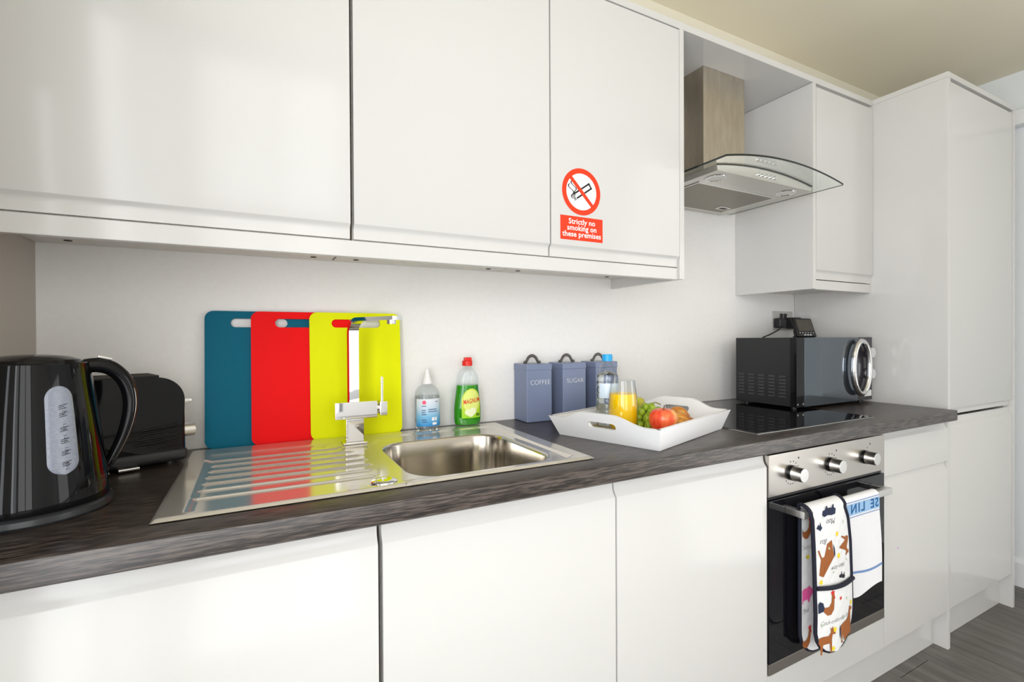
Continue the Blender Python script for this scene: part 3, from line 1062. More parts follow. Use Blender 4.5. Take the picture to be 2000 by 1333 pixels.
def end_wall(sgn):
    """short end: wavy raised top with a slot to hold it by"""
    n = 41
    z0 = .9106

    def top(s_):
        return .9665 + .023 * smooth(.74, .24, abs(s_))

    def at(s_, z, inner):
        k = (z - z0) / .056
        out = .030 * k
        hb = HB - .0005 + .016 * min(1.0, k) - (TH if False else 0)
        return tr(sgn * (HA + out - (TH if inner else 0)), s_ * hb, z)
    hole = [(p[0] + .004, p[1] + .957) for p in rrect(.041, .0085, .0083, 6)]
    bm = bmesh.new()
    loops = []
    outer = [(-1, z0)] + [(1, z0)] + [(s_, top(s_)) for s_ in np.linspace(1, -1, n)]
    hol = [(p[0] / (HB + .010), p[1]) for p in hole]
    sides = []
    for inner in (0, 1):
        vo = [bm.verts.new(at(s_, z, inner)) for s_, z in outer]
        vh = [bm.verts.new(at(s_, z, inner)) for s_, z in hol]
        eo = [bm.edges.new((vo[i], vo[(i + 1) % len(vo)])) for i in range(len(vo))]
        eh = [bm.edges.new((vh[i], vh[(i + 1) % len(vh)])) for i in range(len(vh))]
        bmesh.ops.triangle_fill(bm, use_beauty=True, use_dissolve=False, edges=eo + eh)
        sides.append((vo, vh))
    for a, c in zip(sides[0], sides[1]):
        for i in range(len(a)):
            j = (i + 1) % len(a)
            bm.faces.new((a[i], a[j], c[j], c[i]))
    b = B()
    b.bm.free()
    b.bm = bm
    return b.build('end', TRAYM, tray)


end_wall(-1)
end_wall(1)
ZTR = .9192
# water bottle
WBp = tr(-.022, -.104, ZTR)
t = thing('water_bottle', 'small clear water bottle with a blue cap on the tray', 'bottle', WBp)


def wb_prof(k):
    p = [(0, .001), (.027, .001), (.032, .006)]
    for i in range(60):
        z = .008 + .130 * i / 59
        p.append((.0335 - .0011 * (1 + math.cos(z / .0165 * 2 * PI)) / 2 - (.002 * smooth(.03, .0, abs(z - .07))), z))
    p += [(.033, .142), (.031, .152), (.026, .168), (.019, .182), (.0135, .190), (.0125, .193)]
    return [(r * k if r else 0, z) for r, z in p]


B().lathe(wb_prof(1.0) + [(.0125, .198), (0, .198)], WBp, 40).build('bottle', CLEARB, t)
B().lathe([(r, z + .0005) for r, z in wb_prof(.965) if z < .166] + [(0, .1665)], WBp, 40).build('water', WATER, t)
B().lathe([(0, .193), (.0150, .193), (.0152, .195), (.0152, .210), (.0140, .213), (0, .213)], WBp, 32).build('cap', mat('blue_cap', srgb(38, 160, 225), .35), t)
lbm = mat('bottle_label', (.66, .78, .92), .3)
B().grid([[WBp + Vector(((.0340) * math.cos(a), (.0340) * math.sin(a), z)) for a in np.linspace(-PI * .95, PI * .02, 30)] for z in (.085, .128)]).build('label', lbm, t)

# juice glass
JG = tr(-.0735, -.020, ZTR)
t = thing('juice_glass', 'stemless glass of orange juice on the tray', 'glass', JG)
B().lathe([(0, .0005), (.026, .0005), (.034, .004), (.0395, .018), (.0415, .040), (.0410, .070), (.0385, .105), (.0350, .130), (.0335, .143), (.0328, .1436), (.0320, .143), (.0335, .130), (.0370, .105), (.0394, .070), (.0398, .040), (.0378, .020), (.032, .009), (0, .007)], JG, 56).build('glass', GLASS, t)
B().lathe([(0, .0074), (.0315, .0094), (.0374, .0204), (.0394, .040), (.0390, .070), (.0367, .1045), (.0363, .1065), (0, .1065)], JG, 56).build('juice', mat('orange_juice', (1.0, 0.62, 0.0), .3, spec=.2), t)

# apple
AP = tr(-.040, .084, ZTR)
t = thing('apple', 'red and orange apple at the front of the tray', 'apple', AP)
apm = noise_col(mat('apple_skin', (.8, .2, .05), .22), (22, 22, 7), [(.36, srgb(226, 62, 40)), (.50, srgb(242, 110, 66)), (.66, srgb(250, 190, 110))], detail=3)
B().lathe([(0, .008), (.006, .004), (.014, .0008), (.020, .002), (.029, .012), (.0365, .028), (.0385, .042), (.0360, .056), (.028, .066), (.018, .0695), (.009, .067), (.003, .062), (0, .060)], AP, 40).build('flesh', apm, t)
B().tube([AP + Vector((0, 0, .060)), AP + Vector((.002, 0, .070)), AP + Vector((.005, .001, .078))], .0015, 8).build('stem', mat('apple_stem', (.10, .06, .03), .7), t)

# croissants: a curved roll with overlapping ridges
crm = noise_col(mat('croissant_crust', (.5, .25, .06), .38), (45, 45, 45), [(.3, srgb(150, 78, 22)), (.5, srgb(206, 130, 44)), (.75, srgb(238, 190, 96))], bump=.2, dist=.001)


def croissant(center, ang, L, r, label):
    t = thing('croissant', label, 'croissant', center, 'croissants on the tray')
    b = B()
    n = 44
    pts, rad = [], []
    for i in range(n + 1):
        u_ = -1 + 2 * i / n
        a = u_ * 1.25
        px, py = math.sin(a) * L, (1 - math.cos(a)) * L * .95
        ca, sa = math.cos(ang), math.sin(ang)
        prof_ = r * (1 - .72 * abs(u_) ** 1.6)
        ridge = 1 + .10 * abs(math.sin((abs(u_) * 3.6 + .2) * PI)) - .07
        rr = prof_ * ridge
        pts.append(Vector(center) + Vector((px * ca - py * sa, px * sa + py * ca, r * .92 - .22 * r * abs(u_))))
        rad.append(max(.004, rr))
    b.tube(pts, rad, 20, flat=(1.05, .95))
    b.build('pastry', crm, t, 60)
    return t


croissant(tr(.052, .086, ZTR), math.radians(205), .046, .0270, 'golden croissant at the front, beside the apple')
croissant(tr(.118, .050, ZTR), math.radians(220), .046, .030, 'golden croissant at the back, by the far tray handle')

# grapes
GP = tr(.030, .006, ZTR)
t = thing('grape_bunch', 'bunch of green grapes on the tray behind the apple', 'grapes', GP)
gm = noise_col(mat('grape_skin', (.35, .5, .06), .16), (60, 60, 60), [(.3, srgb(118, 150, 24)), (.7, srgb(176, 196, 60))], detail=2)
gm.node_tree.nodes['Principled BSDF'].inputs['Subsurface Weight'].default_value = .25
gm.node_tree.nodes['Principled BSDF'].inputs['Subsurface Radius'].default_value = (.006, .008, .002)
rs = random.Random(3)
gpos = []
for layer, (zc, R0, n) in enumerate(((.0125, .046, 11), (.0125, .022, 5), (.030, .036, 9), (.032, .014, 3), (.046, .026, 6), (.057, .010, 3))):
    for i in range(n):
        a = 2 * PI * i / n + layer * .5
        gpos.append(GP + Vector((R0 * math.cos(a) * 1.15 + rs.uniform(-.002, .002), R0 * math.sin(a) + rs.uniform(-.002, .002), zc + rs.uniform(-.0005, .002))))
g0 = None
for p in gpos:
    if g0 is None:
        g0 = B().ball((0, 0, 0), .0118, 18, (1, 1, 1.08)).build('grape', gm, t, 180, local=True)
        g = g0
    else:
        g = g0.copy()
        COL.objects.link(g)
        g.parent = t
    g.location = p - GP
B().tube(spline([GP + Vector((-.01, .0, .03)), GP + Vector((.0, .004, .060)), GP + Vector((.016, -.004, .072)), GP + Vector((.032, -.012, .066))], 4), .0018, 8).build('stalk', mat('grape_stalk', (.25, .22, .06), .7), t)

# banana behind the grapes
bn0 = tr(.105, -.095, ZTR)
t = thing('banana', 'greenish yellow banana lying behind the grapes', 'banana', bn0)
bp_ = [tr(.120 + .085 * math.sin(a), -.150 + .058 * math.cos(a), ZTR + .024 + .030 * math.cos(a * .9)) for a in np.linspace(-1.05, 1.05, 17)]
B().tube(bp_, [.005, .010, .014, .0165, .0175, .018, .018, .018, .018, .018, .018, .0175, .017, .015, .011, .007, .004], 10).build('skin', noise_col(mat('banana_skin', (.6, .6, .05), .4), (20, 20, 20), [(.35, srgb(170, 178, 30)), (.7, srgb(222, 206, 60))]), t, 25)

# ------------------------------------------------------------------ hob
t = thing('ceramic_hob', 'black glass ceramic hob set in the worktop', 'hob', (.288, -.31, .91))
B().box(-.008, .585, -.565, -.052, .9102, .9145, .0015).build('glass_plate', BLACKGL, t)
B().box(-.0095, .5865, -.5665, -.0505, .9101, .9122, .0008, 1).build('edge_trim', SATIN, t)

# ------------------------------------------------------------------ oven
ov = thing('built_in_oven', 'built-in electric oven with steel panel and black glass door', 'oven', (.297, -.3, .25))
B().box(.012, .588, YD + .022, -.06, .252, .85).build('casing', BLACKM, ov)
OP = B().box(.0005, .5965, YD - .003, YD + .018, .7405, .8565, .0015).build('control_panel', OVENST, ov)
B().box(.006, .591, YD + .004, YD + .02, .731, .7405).build('vent_gap', BLACKM, ov)
od = B().box(.0005, .5965, YD - .003, YD + .018, .281, .729, .0012).build('door', OVENGL, ov)
B().box(.0005, .5965, YD - .0035, YD + .018, .2495, .2805, .001).build('door_strip', OVENST, od)
hb_ = B().box(.072, .527, -.647, -.627, .686, .706, .0015).build('handle', SATIN, od)
for x0 in (.072, .507):
    B().box(x0, x0 + .020, -.628, YD - .003, .687, .705, .001).build('bracket', SATIN, od)
for i, x0 in enumerate((.102, .290, .478)):
    k = B().cyl((x0, YD - .003, .797), (0, -1, 0), .0215, .008, 40).build('control_knob', BLACKP, OP)
    kk = B().cyl((x0, YD - .010, .797), (0, -1, 0), .0208, .030, 40, r2=.0192, bev=.0012)
    kk.build('knob_cap', SATIN, OP)
    pr = B()
    for a in ([100, 75, 52, 30, -140, -120, -100, -80, -60, -40] if i < 2 else [60]):
        q = math.radians(a)
        pr.box(x0 + .032 * math.cos(q) - .0014, x0 + .032 * math.cos(q) + .0014, YD - .0034, YD - .0029, .797 + .032 * math.sin(q) - .0016, .797 + .032 * math.sin(q) + .0016)
    pr.box(x0 + .030, x0 + .034, YD - .0034, YD - .0029, .833, .838)
    pr.build('dial_marks', INK, OP)

# ------------------------------------------------------------------ double oven glove over the oven handle
GFL = [(.318, .088), (.40, .092), (.50, .095), (.60, .090), (.69, .083), (.722, .066)]
GFR = [(.318, .250), (.40, .262), (.50, .268), (.60, .262), (.67, .250), (.722, .224)]
GBL = [(.285, .104), (.70, .104)]
GBR = [(.285, .274), (.70, .276)]
RB = .072


def inset(d):
    return 0 if d >= RB else RB - math.sqrt(max(0, RB * RB - (RB - d) ** 2))


def gf_y(x, z):
    """the front half's outer face, gently bellied"""
    xl, xr = interp(z, GFL), interp(z, GFR)
    s_ = (x - xl) / (xr - xl)
    belly = .006 * math.sin(PI * min(1, max(0, s_))) * smooth(.715, .62, z)
    return -.6605 - belly - .003 * smooth(.50, .42, z)


NC = 17
rows = []
zf = [.318 + .0025 * i * i for i in range(6)] + list(np.linspace(.395, .70, 26))
for z in zf:
    xl, xr = interp(z, GFL), interp(z, GFR)
    d = inset(z - .318)
    xl, xr = xl + d, xr - d
    rows.append([(xl + (xr - xl) * i / (NC - 1), gf_y(xl + (xr - xl) * i / (NC - 1), z), z) for i in range(NC)])
for i in range(1, 9):
    a = PI * i / 9
    f = i / 9
    xl = .080 + (.104 - .080) * f - .012 * math.sin(a)
    xr = .238 + (.276 - .238) * f - .012 * math.sin(a)
    rows.append([(xl + (xr - xl) * q / (NC - 1), -.637 - .0236 * math.cos(a), .70 + .0225 * math.sin(a)) for q in range(NC)])
zb = list(reversed([.285 + .0025 * i * i for i in range(6)] + list(np.linspace(.36, .70, 18))))
for z in zb:
    xl, xr = interp(z, GBL), interp(z, GBR)
    d = inset(z - .285)
    xl, xr = xl + d, xr - d
    rows.append([(xl + (xr - xl) * i / (NC - 1), -.6135, z) for i in range(NC)])
QUILT = mat('quilted_white_cotton', (.80, .80, .80), .85, spec=.15)
nt = QUILT.node_tree
tc = nt.nodes.new('ShaderNodeTexCoord')
mp = nt.nodes.new('ShaderNodeMapping')
mp.inputs['Rotation'].default_value = (0, PI / 4, 0)
mp.inputs['Scale'].default_value = (36, 0, 36)
vo = nt.nodes.new('ShaderNodeTexVoronoi')
vo.inputs['Randomness'].default_value = 0
vo.inputs['Scale'].default_value = 1
bpn = nt.nodes.new('ShaderNodeBump')
bpn.inputs['Strength'].default_value = .35
bpn.inputs['Distance'].default_value = .004
bpn.invert = True
nt.links.new(tc.outputs['Object'], mp.inputs['Vector'])
nt.links.new(mp.outputs[0], vo.inputs['Vector'])
nt.links.new(vo.outputs['Distance'], bpn.inputs['Height'])
nt.links.new(bpn.outputs[0], nt.nodes['Principled BSDF'].inputs['Normal'])
NAVY = mat('navy_binding', srgb(22, 24, 40), .8)
glove = thing('double_oven_glove', 'white double oven glove printed with farm animals, hung over the oven handle', 'oven glove', (.17, -.64, .70))
b = B().grid(rows)
bmesh.ops.recalc_face_normals(b.bm, faces=b.bm.faces[:])
bmesh.ops.solidify(b.bm, geom=b.bm.faces[:], thickness=.0045)
b.build('quilted_body', QUILT, glove, 60)
loop = [r[0] for r in rows] + list(rows[-1][1:-1]) + [r[-1] for r in reversed(rows)] + list(reversed(rows[0][1:-1]))
lp = [loop[0]]
for p in loop[1:]:
    if math.dist(p, lp[-1]) > .004:
        lp.append(p)
if math.dist(lp[0], lp[-1]) < .004:
    lp.pop()
B().tube(lp, .0052, 8, closed=True).build('binding', NAVY, glove, 70)['label'] = 'navy blue edge binding'
prow = []
for z in [q for q in zf if q < .49] + [.492]:
    xl, xr = interp(z, GFL), interp(z, GFR)
    d = inset(z - .318)
    xl, xr = xl + d, xr - d
    prow.append([(xl + (xr - xl) * i / (NC - 1), gf_y(xl + (xr - xl) * i / (NC - 1), z) - .004 - .004 * math.sin(PI * i / (NC - 1)), z + (.010 * (1 - i / (NC - 1)) - .004 * math.sin(PI * i / (NC - 1)) if z > .49 else 0)) for i in range(NC)])
pocket = B().grid(prow).build('hand_pocket', QUILT, glove, 60)
B().tube([(p[0], p[1] - .0015, p[2]) for p in prow[-1]], .0058, 8).build('pocket_binding', NAVY, glove, 70)

BROWN = mat('brown_ink', srgb(158, 92, 44), .8)
NAVYI = mat('dark_blue_ink', srgb(34, 44, 70), .8)
REDI = mat('scarlet_ink', srgb(214, 44, 40), .8)
PINK = mat('pink_pig_ink', srgb(232, 92, 160), .8)
YEL = mat('yellow_flower_ink', srgb(240, 214, 40), .8)
CHAR = mat('charcoal_ink', srgb(40, 40, 50), .8)
GREEN = mat('soft_green_ink', srgb(188, 206, 180), .8)

HORSE = [(-20, 3), (-18, 9), (-10, 10), (4, 9), (10, 13), (14, 21), (18, 27), (20, 26), (27, 19), (25, 16), (20, 17), (17, 11), (14, 4), (14, -4), (16, -22), (12.5, -22), (10.5, -6), (8, 0), (-6, 1), (-10, -4), (-9, -22), (-12.5, -22), (-14.5, -7), (-16, -2), (-19, -22), (-22.5, -22), (-20, -4)]
TAIL_H = [(-19, 11), (-23, 6), (-25, -4), (-24, -14), (-22, -6), (-20, 3)]
ROOST = [(-12, 6), (-6, 2), (2, 2), (8, 8), (10, 18), (13, 22), (15, 20), (17, 19), (15, 16), (15, 8), (13, -4), (6, -11), (-2, -11), (-9, -5)]
RTAIL = [(-8, 2), (-10, 10), (-17, 13), (-24, 9), (-19, 8), (-25, 3), (-19, 2), (-24, -5), (-16, -4), (-10, -3)]
COMB = [(9, 19), (8, 25), (11, 24), (12, 28), (14, 24), (17, 25), (15, 20)]
WATT = [(14, 18), (17, 16), (16, 11), (14, 14)]
PIG = [(-16, 0), (-14, 8), (-6, 11), (4, 11), (10, 14), (12, 10), (17, 8), (20, 2), (17, -3), (12, -6), (10, -13), (6, -13), (5, -8), (-7, -8), (-8, -13), (-12, -13), (-13, -6)]
DONK = [(-16, 2), (-14, 9), (-6, 10), (6, 9), (11, 14), (10, 22), (13, 19), (16, 23), (17, 17), (23, 12), (21, 9), (15, 10), (13, 2), (13, -20), (10, -20), (8, -3), (-6, -3), (-9, -20), (-12, -20), (-12, -5)]
COW = [(-22, -2), (-20, 8), (-8, 10), (6, 9), (16, 12), (24, 8), (22, 0), (14, -2), (12, -14), (8, -14), (7, -5), (-8, -5), (-10, -14), (-14, -14), (-15, -5)]


def front_fn(cx, cz_, s_=.001, rot=0, pock=False, flip=1):
    ca, sa = math.cos(math.radians(rot)), math.sin(math.radians(rot))

    def f(x, y):
        X, Z = cx + s_ * (flip * x * ca - y * sa), cz_ + s_ * (flip * x * sa + y * ca)
        Z2 = max(.322, min(.716, Z))
        xl, xr = interp(Z2, GFL), interp(Z2, GFR)
        X2 = max(xl + .003, min(xr - .003, X))
        yy = gf_y(X2, Z2) - .0009
        if pock:
            yy -= .0042 + .004 * math.sin(PI * (X2 - xl) / (xr - xl))
        return Vector((X2, yy, Z2))
    return f


def back_fn(cx, cz_, s_=.001, rot=0, flip=1):
    ca, sa = math.cos(math.radians(rot)), math.sin(math.radians(rot))
    return lambda x, y: Vector((max(.106, cx + s_ * (flip * x * ca - y * sa)), -.6190 - .0008, cz_ + s_ * (flip * x * sa + y * ca)))


def printed(name, parts, fn, parent):
    for i, (pts, m) in enumerate(parts):
        b = B()
        decal(b, pts, fn if i == 0 else (lambda x, y: fn(x, y) + Vector((0, -.0002 * i, 0))))
        o = b.build(name, m, parent)


def star(n=5, r0=5.5, r1=3):
    return [((r0 if i % 2 == 0 else r1) * math.cos(PI * i / n), (r0 if i % 2 == 0 else r1) * math.sin(PI * i / n)) for i in range(2 * n)]


rparts = [(ROOST, BROWN), (RTAIL, NAVYI), (COMB, REDI), (WATT, REDI)]
printed('printed_cow', [(COW, NAVYI)], front_fn(.160, .702, .0014, 175), glove)
printed('printed_butterfly', [([(-10, 0), (-3, 8), (0, 3), (3, 12), (6, 2), (9, -1), (2, -7), (-2, -4)], NAVYI)], front_fn(.112, .662, .0013), glove)
printed('printed_goat', [(DONK, BROWN)], front_fn(.232, .598, .0014, 250), glove)
printed('printed_horse', [(HORSE, BROWN), (TAIL_H, NAVYI)], front_fn(.140, .576, .0016, 200), glove)
printed('printed_sheepdog', [(COW, CHAR)], front_fn(.215, .511, .0007, 160), glove)
printed('printed_rooster', rparts, front_fn(.132, .443, .0017, 0, True), glove)
printed('printed_horse', [(HORSE, BROWN), (TAIL_H, NAVYI)], front_fn(.216, .376, .0016, 12, True), glove)
printed('printed_donkey', [(DONK, BROWN)], front_fn(.122, .353, .0017, 0, True), glove)
printed('printed_chick', [([(-4, -3), (-2, 4), (5, 3), (7, 0), (3, -4)], REDI)], front_fn(.186, .458, .001, 30, True), glove)
for cx, cz_, pk_ in ((.188, .633, False), (.196, .570, False), (.247, .430, True), (.158, .380, True), (.150, .330, True), (.118, .512, False)):
    b = B()
    decal(b, star(), front_fn(cx, cz_, .0016, cx * 900, pk_))
    b.build('printed_flower', YEL, glove)
for cx, cz_, pk_ in ((.13, .69, False), (.225, .66, False), (.15, .60, False), (.24, .55, False), (.17, .53, False), (.20, .40, True), (.11, .40, True), (.22, .45, True), (.19, .345, True)):
    b = B()
    decal(b, [(-6, 0), (0, 3), (6, 1), (0, -3)], front_fn(cx, cz_, .001, cx * 2000, pk_))
    b.build('printed_leaf', GREEN, glove)
printed('printed_rooster', rparts, back_fn(.122, .632, .0016), glove)
printed('printed_pig', [(PIG, PINK)], back_fn(.122, .456, .0017), glove)
printed('printed_rooster', rparts, back_fn(.120, .325, .0016), glove)
b = B()
decal(b, star(), back_fn(.132, .562, .0016))
b.build('printed_flower', YEL, glove)
for s_, cx, cz_, sz, pk_, rot in (('Moo', .165, .672, .022, False, 180), ('Baa', .128, .622, .020, False, 180), ('Hee-haw', .195, .541, .019, False, 180), ('Cock-a-doodle-do', .163, .405, .0165, True, 0), ('Neigh', .213, .334, .018, True, 20)):
    fn = front_fn(cx, cz_, 1.0, rot, pk_)
    text('printed_lettering', s_, sz, CHAR, glove, lambda a, b_, fn=fn: fn(a, b_), shear=.45, bold=-.0003)
for s_, cx, cz_, sz in (('Cock-a', .122, .590, .016), ('Oink', .118, .412, .017)):
    fn = back_fn(cx, cz_, 1.0)
    text('printed_lettering', s_, sz, CHAR, glove, lambda a, b_, fn=fn: fn(a, b_), shear=.45, bold=-.0003)

# ------------------------------------------------------------------ tea towel
towel = thing('tea_towel', 'white tea towel with a blue lettered band, hung at the right of the oven handle', 'tea towel', (.34, -.64, .70))
TX0, TX1 = .250, .437


def t_y(x, z):
    s_ = (x - TX0) / (TX1 - TX0)
    return -.6522 - (.0025 * math.sin(s_ * 7.0 + 1.1) + .0025 * s_) * smooth(.70, .5, z) - .003 * s_ * smooth(.70, .55, z)


def t_bot(x):
    s_ = (x - TX0) / (TX1 - TX0)
    return .424 + .010 * math.sin(s_ * 6.0 + 2.2) + .006 * s_


rows = []
NTC = 29
for q in range(25):
    f = q / 24
    rows.append([(TX0 + (TX1 - TX0) * i / (NTC - 1), t_y(TX0 + (TX1 - TX0) * i / (NTC - 1), (lambda zb_: zb_ + (.700 - zb_) * f)(t_bot(TX0 + (TX1 - TX0) * i / (NTC - 1)))),
                  t_bot(TX0 + (TX1 - TX0) * i / (NTC - 1)) * (1 - f) + .700 * f) for i in range(NTC)])
for i in range(1, 8):
    a = PI * i / 8
    rows.append([(TX0 + (TX1 - TX0) * q / (NTC - 1), -.637 - .0152 * math.cos(a), .698 + .0152 * math.sin(a)) for q in range(NTC)])
for z in np.linspace(.69, .50, 8):
    rows.append([(TX0 + (TX1 - TX0) * q / (NTC - 1), -.6220, z) for q in range(NTC)])
TOW = noise_col(mat('white_towelling', (.8, .8, .82), .9, spec=.1), (500, 500, 500), [(.3, (.76, .76, .78)), (.7, (.83, .83, .85))], bump=.2, dist=.0006)
b = B().grid(rows)
bmesh.ops.recalc_face_normals(b.bm, faces=b.bm.faces[:])
bmesh.ops.solidify(b.bm, geom=b.bm.faces[:], thickness=.0014)
b.build('cloth', TOW, towel, 70)


def t_fn(x, z, off=.0012):
    return Vector((x, (t_y(x, z) if z < .70 else -.637 - math.sqrt(max(0, .0152 ** 2 - (z - .698) ** 2))) - off, z))


def t_strip(name, z0, z1, m, wav=0.0, off=.0012):
    X = np.linspace(TX0 + .001, TX1 - .001, 40)
    return B().grid([[t_fn(x, z + wav * math.sin((x - TX0) * 32 + 1.0), off) for x in X] for z in (z0, z1)]).build(name, m, towel, 70)


PALE = mat('pale_blue_weave', srgb(150, 186, 222), .85)
MIDB = mat('mid_blue_weave', srgb(112, 142, 190), .85)
DKB = mat('dark_blue_weave', srgb(28, 92, 150), .85)
t_strip('woven_band', .6625, .6955, PALE)
t_strip('woven_line', .6555, .6575, MIDB)
t_strip('woven_line', .6995, .7015, MIDB)
t_strip('woven_stripe', .4880, .4945, MIDB, .006)
# the woven words show from the back of the cloth, mirrored
text('lettering', 'SE', .040, DKB, towel, lambda a, b_: t_fn(.408 - a * 1.05, .679 + b_ * .92, .0016), spacing=1.2, bold=.0010)
text('lettering', 'LIN', .040, DKB, towel, lambda a, b_: t_fn(.318 - a * 1.05, .679 + b_ * .92, .0016), spacing=1.3, bold=.0010)

# ------------------------------------------------------------------ microwave
mw = thing('microwave', 'black microwave with a mirrored door and chrome ring handle', 'microwave', (.79, -.20, .9145))
MX0, MX1, MY0, MY1, MZ0, MZ1 = .497, 1.003, -.360, -.105, .923, 1.178
B().box(MX0 + .003, MX1 - .002, MY0 + .026, MY1, MZ0, MZ1, .002).build('casing', BLACKS, mw)
vs = B()
for c in range(5):
    for r in range(7):
        y0 = -.318 + c * .043
        z0 = .955 + r * .0125
        vs.box(MX0 + .0005, MX0 + .0035, y0, y0 + .026, z0, z0 + .0055)
vs.build('vent_louvres', mat('dark_louvre', (.05, .05, .055), .3), mw)
B().box(MX0, MX0 + .048, MY0, MY0 + .025, MZ0, MZ1, .0015).build('door_stile', BLACKP, mw)
dr = B().box(MX0 + .0485, .900, MY0, MY0 + .025, MZ0, MZ1, .0012).build('door', MIRRORGL, mw)
cp = B().box(.9008, MX1, MY0, MY0 + .025, MZ0, MZ1, .0012).build('control_panel', mat('dark_plum_panel', (.03, .026, .032), .2), mw)
# chrome ring handle straddling the door edge
rc = (.893, MY0 - .016, 1.058)
B().tube([(rc[0] + .058 * math.cos(a), rc[1], rc[2] + .104 * math.sin(a)) for a in np.linspace(0, 2 * PI, 65)[:-1]], .0105, 16, closed=True, flat=(1.0, 1.0), up=(0, 1, 0)).build('ring_handle', CHROME, mw)
for z in (-.104, .104):
    B().cyl((rc[0], MY0 + .001, rc[2] + z), (0, -1, 0), .006, .014, 16).build('handle_post', CHROME, mw)
for z in (1.115, 1.030):
    B().cyl((.972, MY0, z), (0, -1, 0), .023, .020, 36, r2=.020, bev=.0015).build('dial', mat('silver_dial', (.70, .70, .72), .3, .5), cp)
b = B().box(.945, .997, MY0 - .0006, MY0, .938, .962)
b.build('paper_label', WHITEP, cp)
for x0 in (MX0 + .03, MX1 - .03):
    for y0 in (MY0 + .03, MY1 - .03):
        zb_ = .9146 if x0 < .586 else .9101
        B().cyl((x0, y0, zb_), (0, 0, 1), .010, MZ0 - zb_ + .001, 16).build('foot', BLACKM, mw)
for xx in (.5035, .5355):
    B().cyl((xx, MY0 + .002, .934), (0, -1, 0), .0035, .003, 12).build('hinge_screw', SATIN, mw)

# ------------------------------------------------------------------ socket, plugs, meter
so = thing('double_socket', 'brushed steel double socket on the wall above the microwave', 'socket', (.96, -.004, 1.257))
B().box(.886, 1.033, -.007, -.0005, 1.213, 1.301, .002).build('face_plate', mat('socket_steel', (.62, .61, .57), .35, .8), so)
for xx in (.945, .974):
    B().box(xx - .008, xx + .008, -.012, -.006, 1.264, 1.290, .002, m=Matrix.Translation((xx, 0, 1.277)) @ Matrix.Rotation(.18, 4, 'Y') @ Matrix.Translation((-xx, 0, -1.277))).build('rocker_switch', BLACKM, so)
pl = thing('plug', 'black three-pin plug in the left half of the socket', 'plug', (.912, -.03, 1.25), 'plugs in the wall socket')
B().box(.890, .938, -.040, -.0078, 1.222, 1.268, .008, 3).build('plug_body', BLACKM, pl)
B().tube(spline([(.898, -.036, 1.226), (.870, -.045, 1.214), (.80, -.050, 1.192), (.74, -.050, 1.172), (.71, -.050, 1.12), (.70, -.05, 1.0)], 5), .003, 8).build('flex', BLACKM, pl)
pl = thing('plug_adaptor', 'black plug adaptor in the right half of the socket', 'plug', (1.0, -.03, 1.25), 'plugs in the wall socket')
B().box(.975, 1.030, -.055, -.0078, 1.218, 1.272, .008, 3).build('plug_body', BLACKM, pl)
B().cyl((.985, -.046, 1.222), (0, 0, -1), .006, .03, 12, r2=.004).build('strain_relief', BLACKM, pl)
B().tube(spline([(.985, -.046, 1.20), (.978, -.060, 1.183), (.95, -.085, 1.1815), (.90, -.10, 1.1812), (.86, -.12, 1.1812), (.87, -.15, 1.183), (.89, -.165, 1.19)], 5), .0022, 8).build('flex', BLACKM, pl)
mt = thing('energy_meter', 'small black energy display leaning back on top of the microwave', 'display', (.80, -.20, 1.1785))
mm = Matrix.Translation((.818, -.205, 1.1793)) @ Matrix.Rotation(math.radians(4), 4, 'Z') @ Matrix.Rotation(math.radians(-18), 4, 'X')
B().box(-.071, .071, -.006, .008, 0, .084, .005, 3, m=mm).build('case', BLACKP, mt)
B().box(-.058, .060, -.0068, -.0055, .026, .076, m=mm).build('screen', mat('dull_screen', srgb(62, 56, 42), .15), mt)
B().prism([(0, 0), (.038, 0), (.012, .055)], .05, mm @ Matrix(((0, 0, 1, -.025), (1, 0, 0, .006), (0, 1, 0, .004), (0, 0, 0, 1)))).build('stand', BLACKM, mt)
for i in range(6):
    B().cyl(mm @ Vector((-.055 + .021 * i, -.0055, .0175)), mm.to_3x3() @ Vector((0, -1, 0)), .003, .001, 12).build('button', mat('grey_button', (.45, .45, .47), .4) if i == 0 else bpy.data.materials['grey_button'], mt)
for i in range(3):
    B().box(-.028 + .022 * i, -.014 + .022 * i, -.0068, -.0055, .006, .010, m=mm).build('indicator', WHITEP, mt)

# ------------------------------------------------------------------ cooker hood
hd = thing('cooker_hood', 'steel chimney cooker hood with a curved glass visor', 'cooker hood', (.29, -.2, 1.70))
B().box(.172, .392, -.228, -.004, 1.752, 2.1465, .0015).build('chimney', HOODST, hd)
HX0, HX1, HYF, HZB = .043, .538, -.390, 1.706
HC = (HX0 + HX1) / 2


def arch(x):
    q = (x - HC) / .302
    return 1.7135 + .0315 * (1 - q * q)


b = B()
n = 24
outline = [(HX0 + .004, HZB), (HX1 - .004, HZB)] + [(x, arch(x) - .0005) for x in np.linspace(HX1, HX0, n + 1)]
mxz = Matrix(((1, 0, 0, 0), (0, 0, 1, HYF), (0, 1, 0, 0), (0, 0, 0, 1)))
b.prism(outline, abs(HYF) - .004, mxz).build('body', HOODBODY, hd)
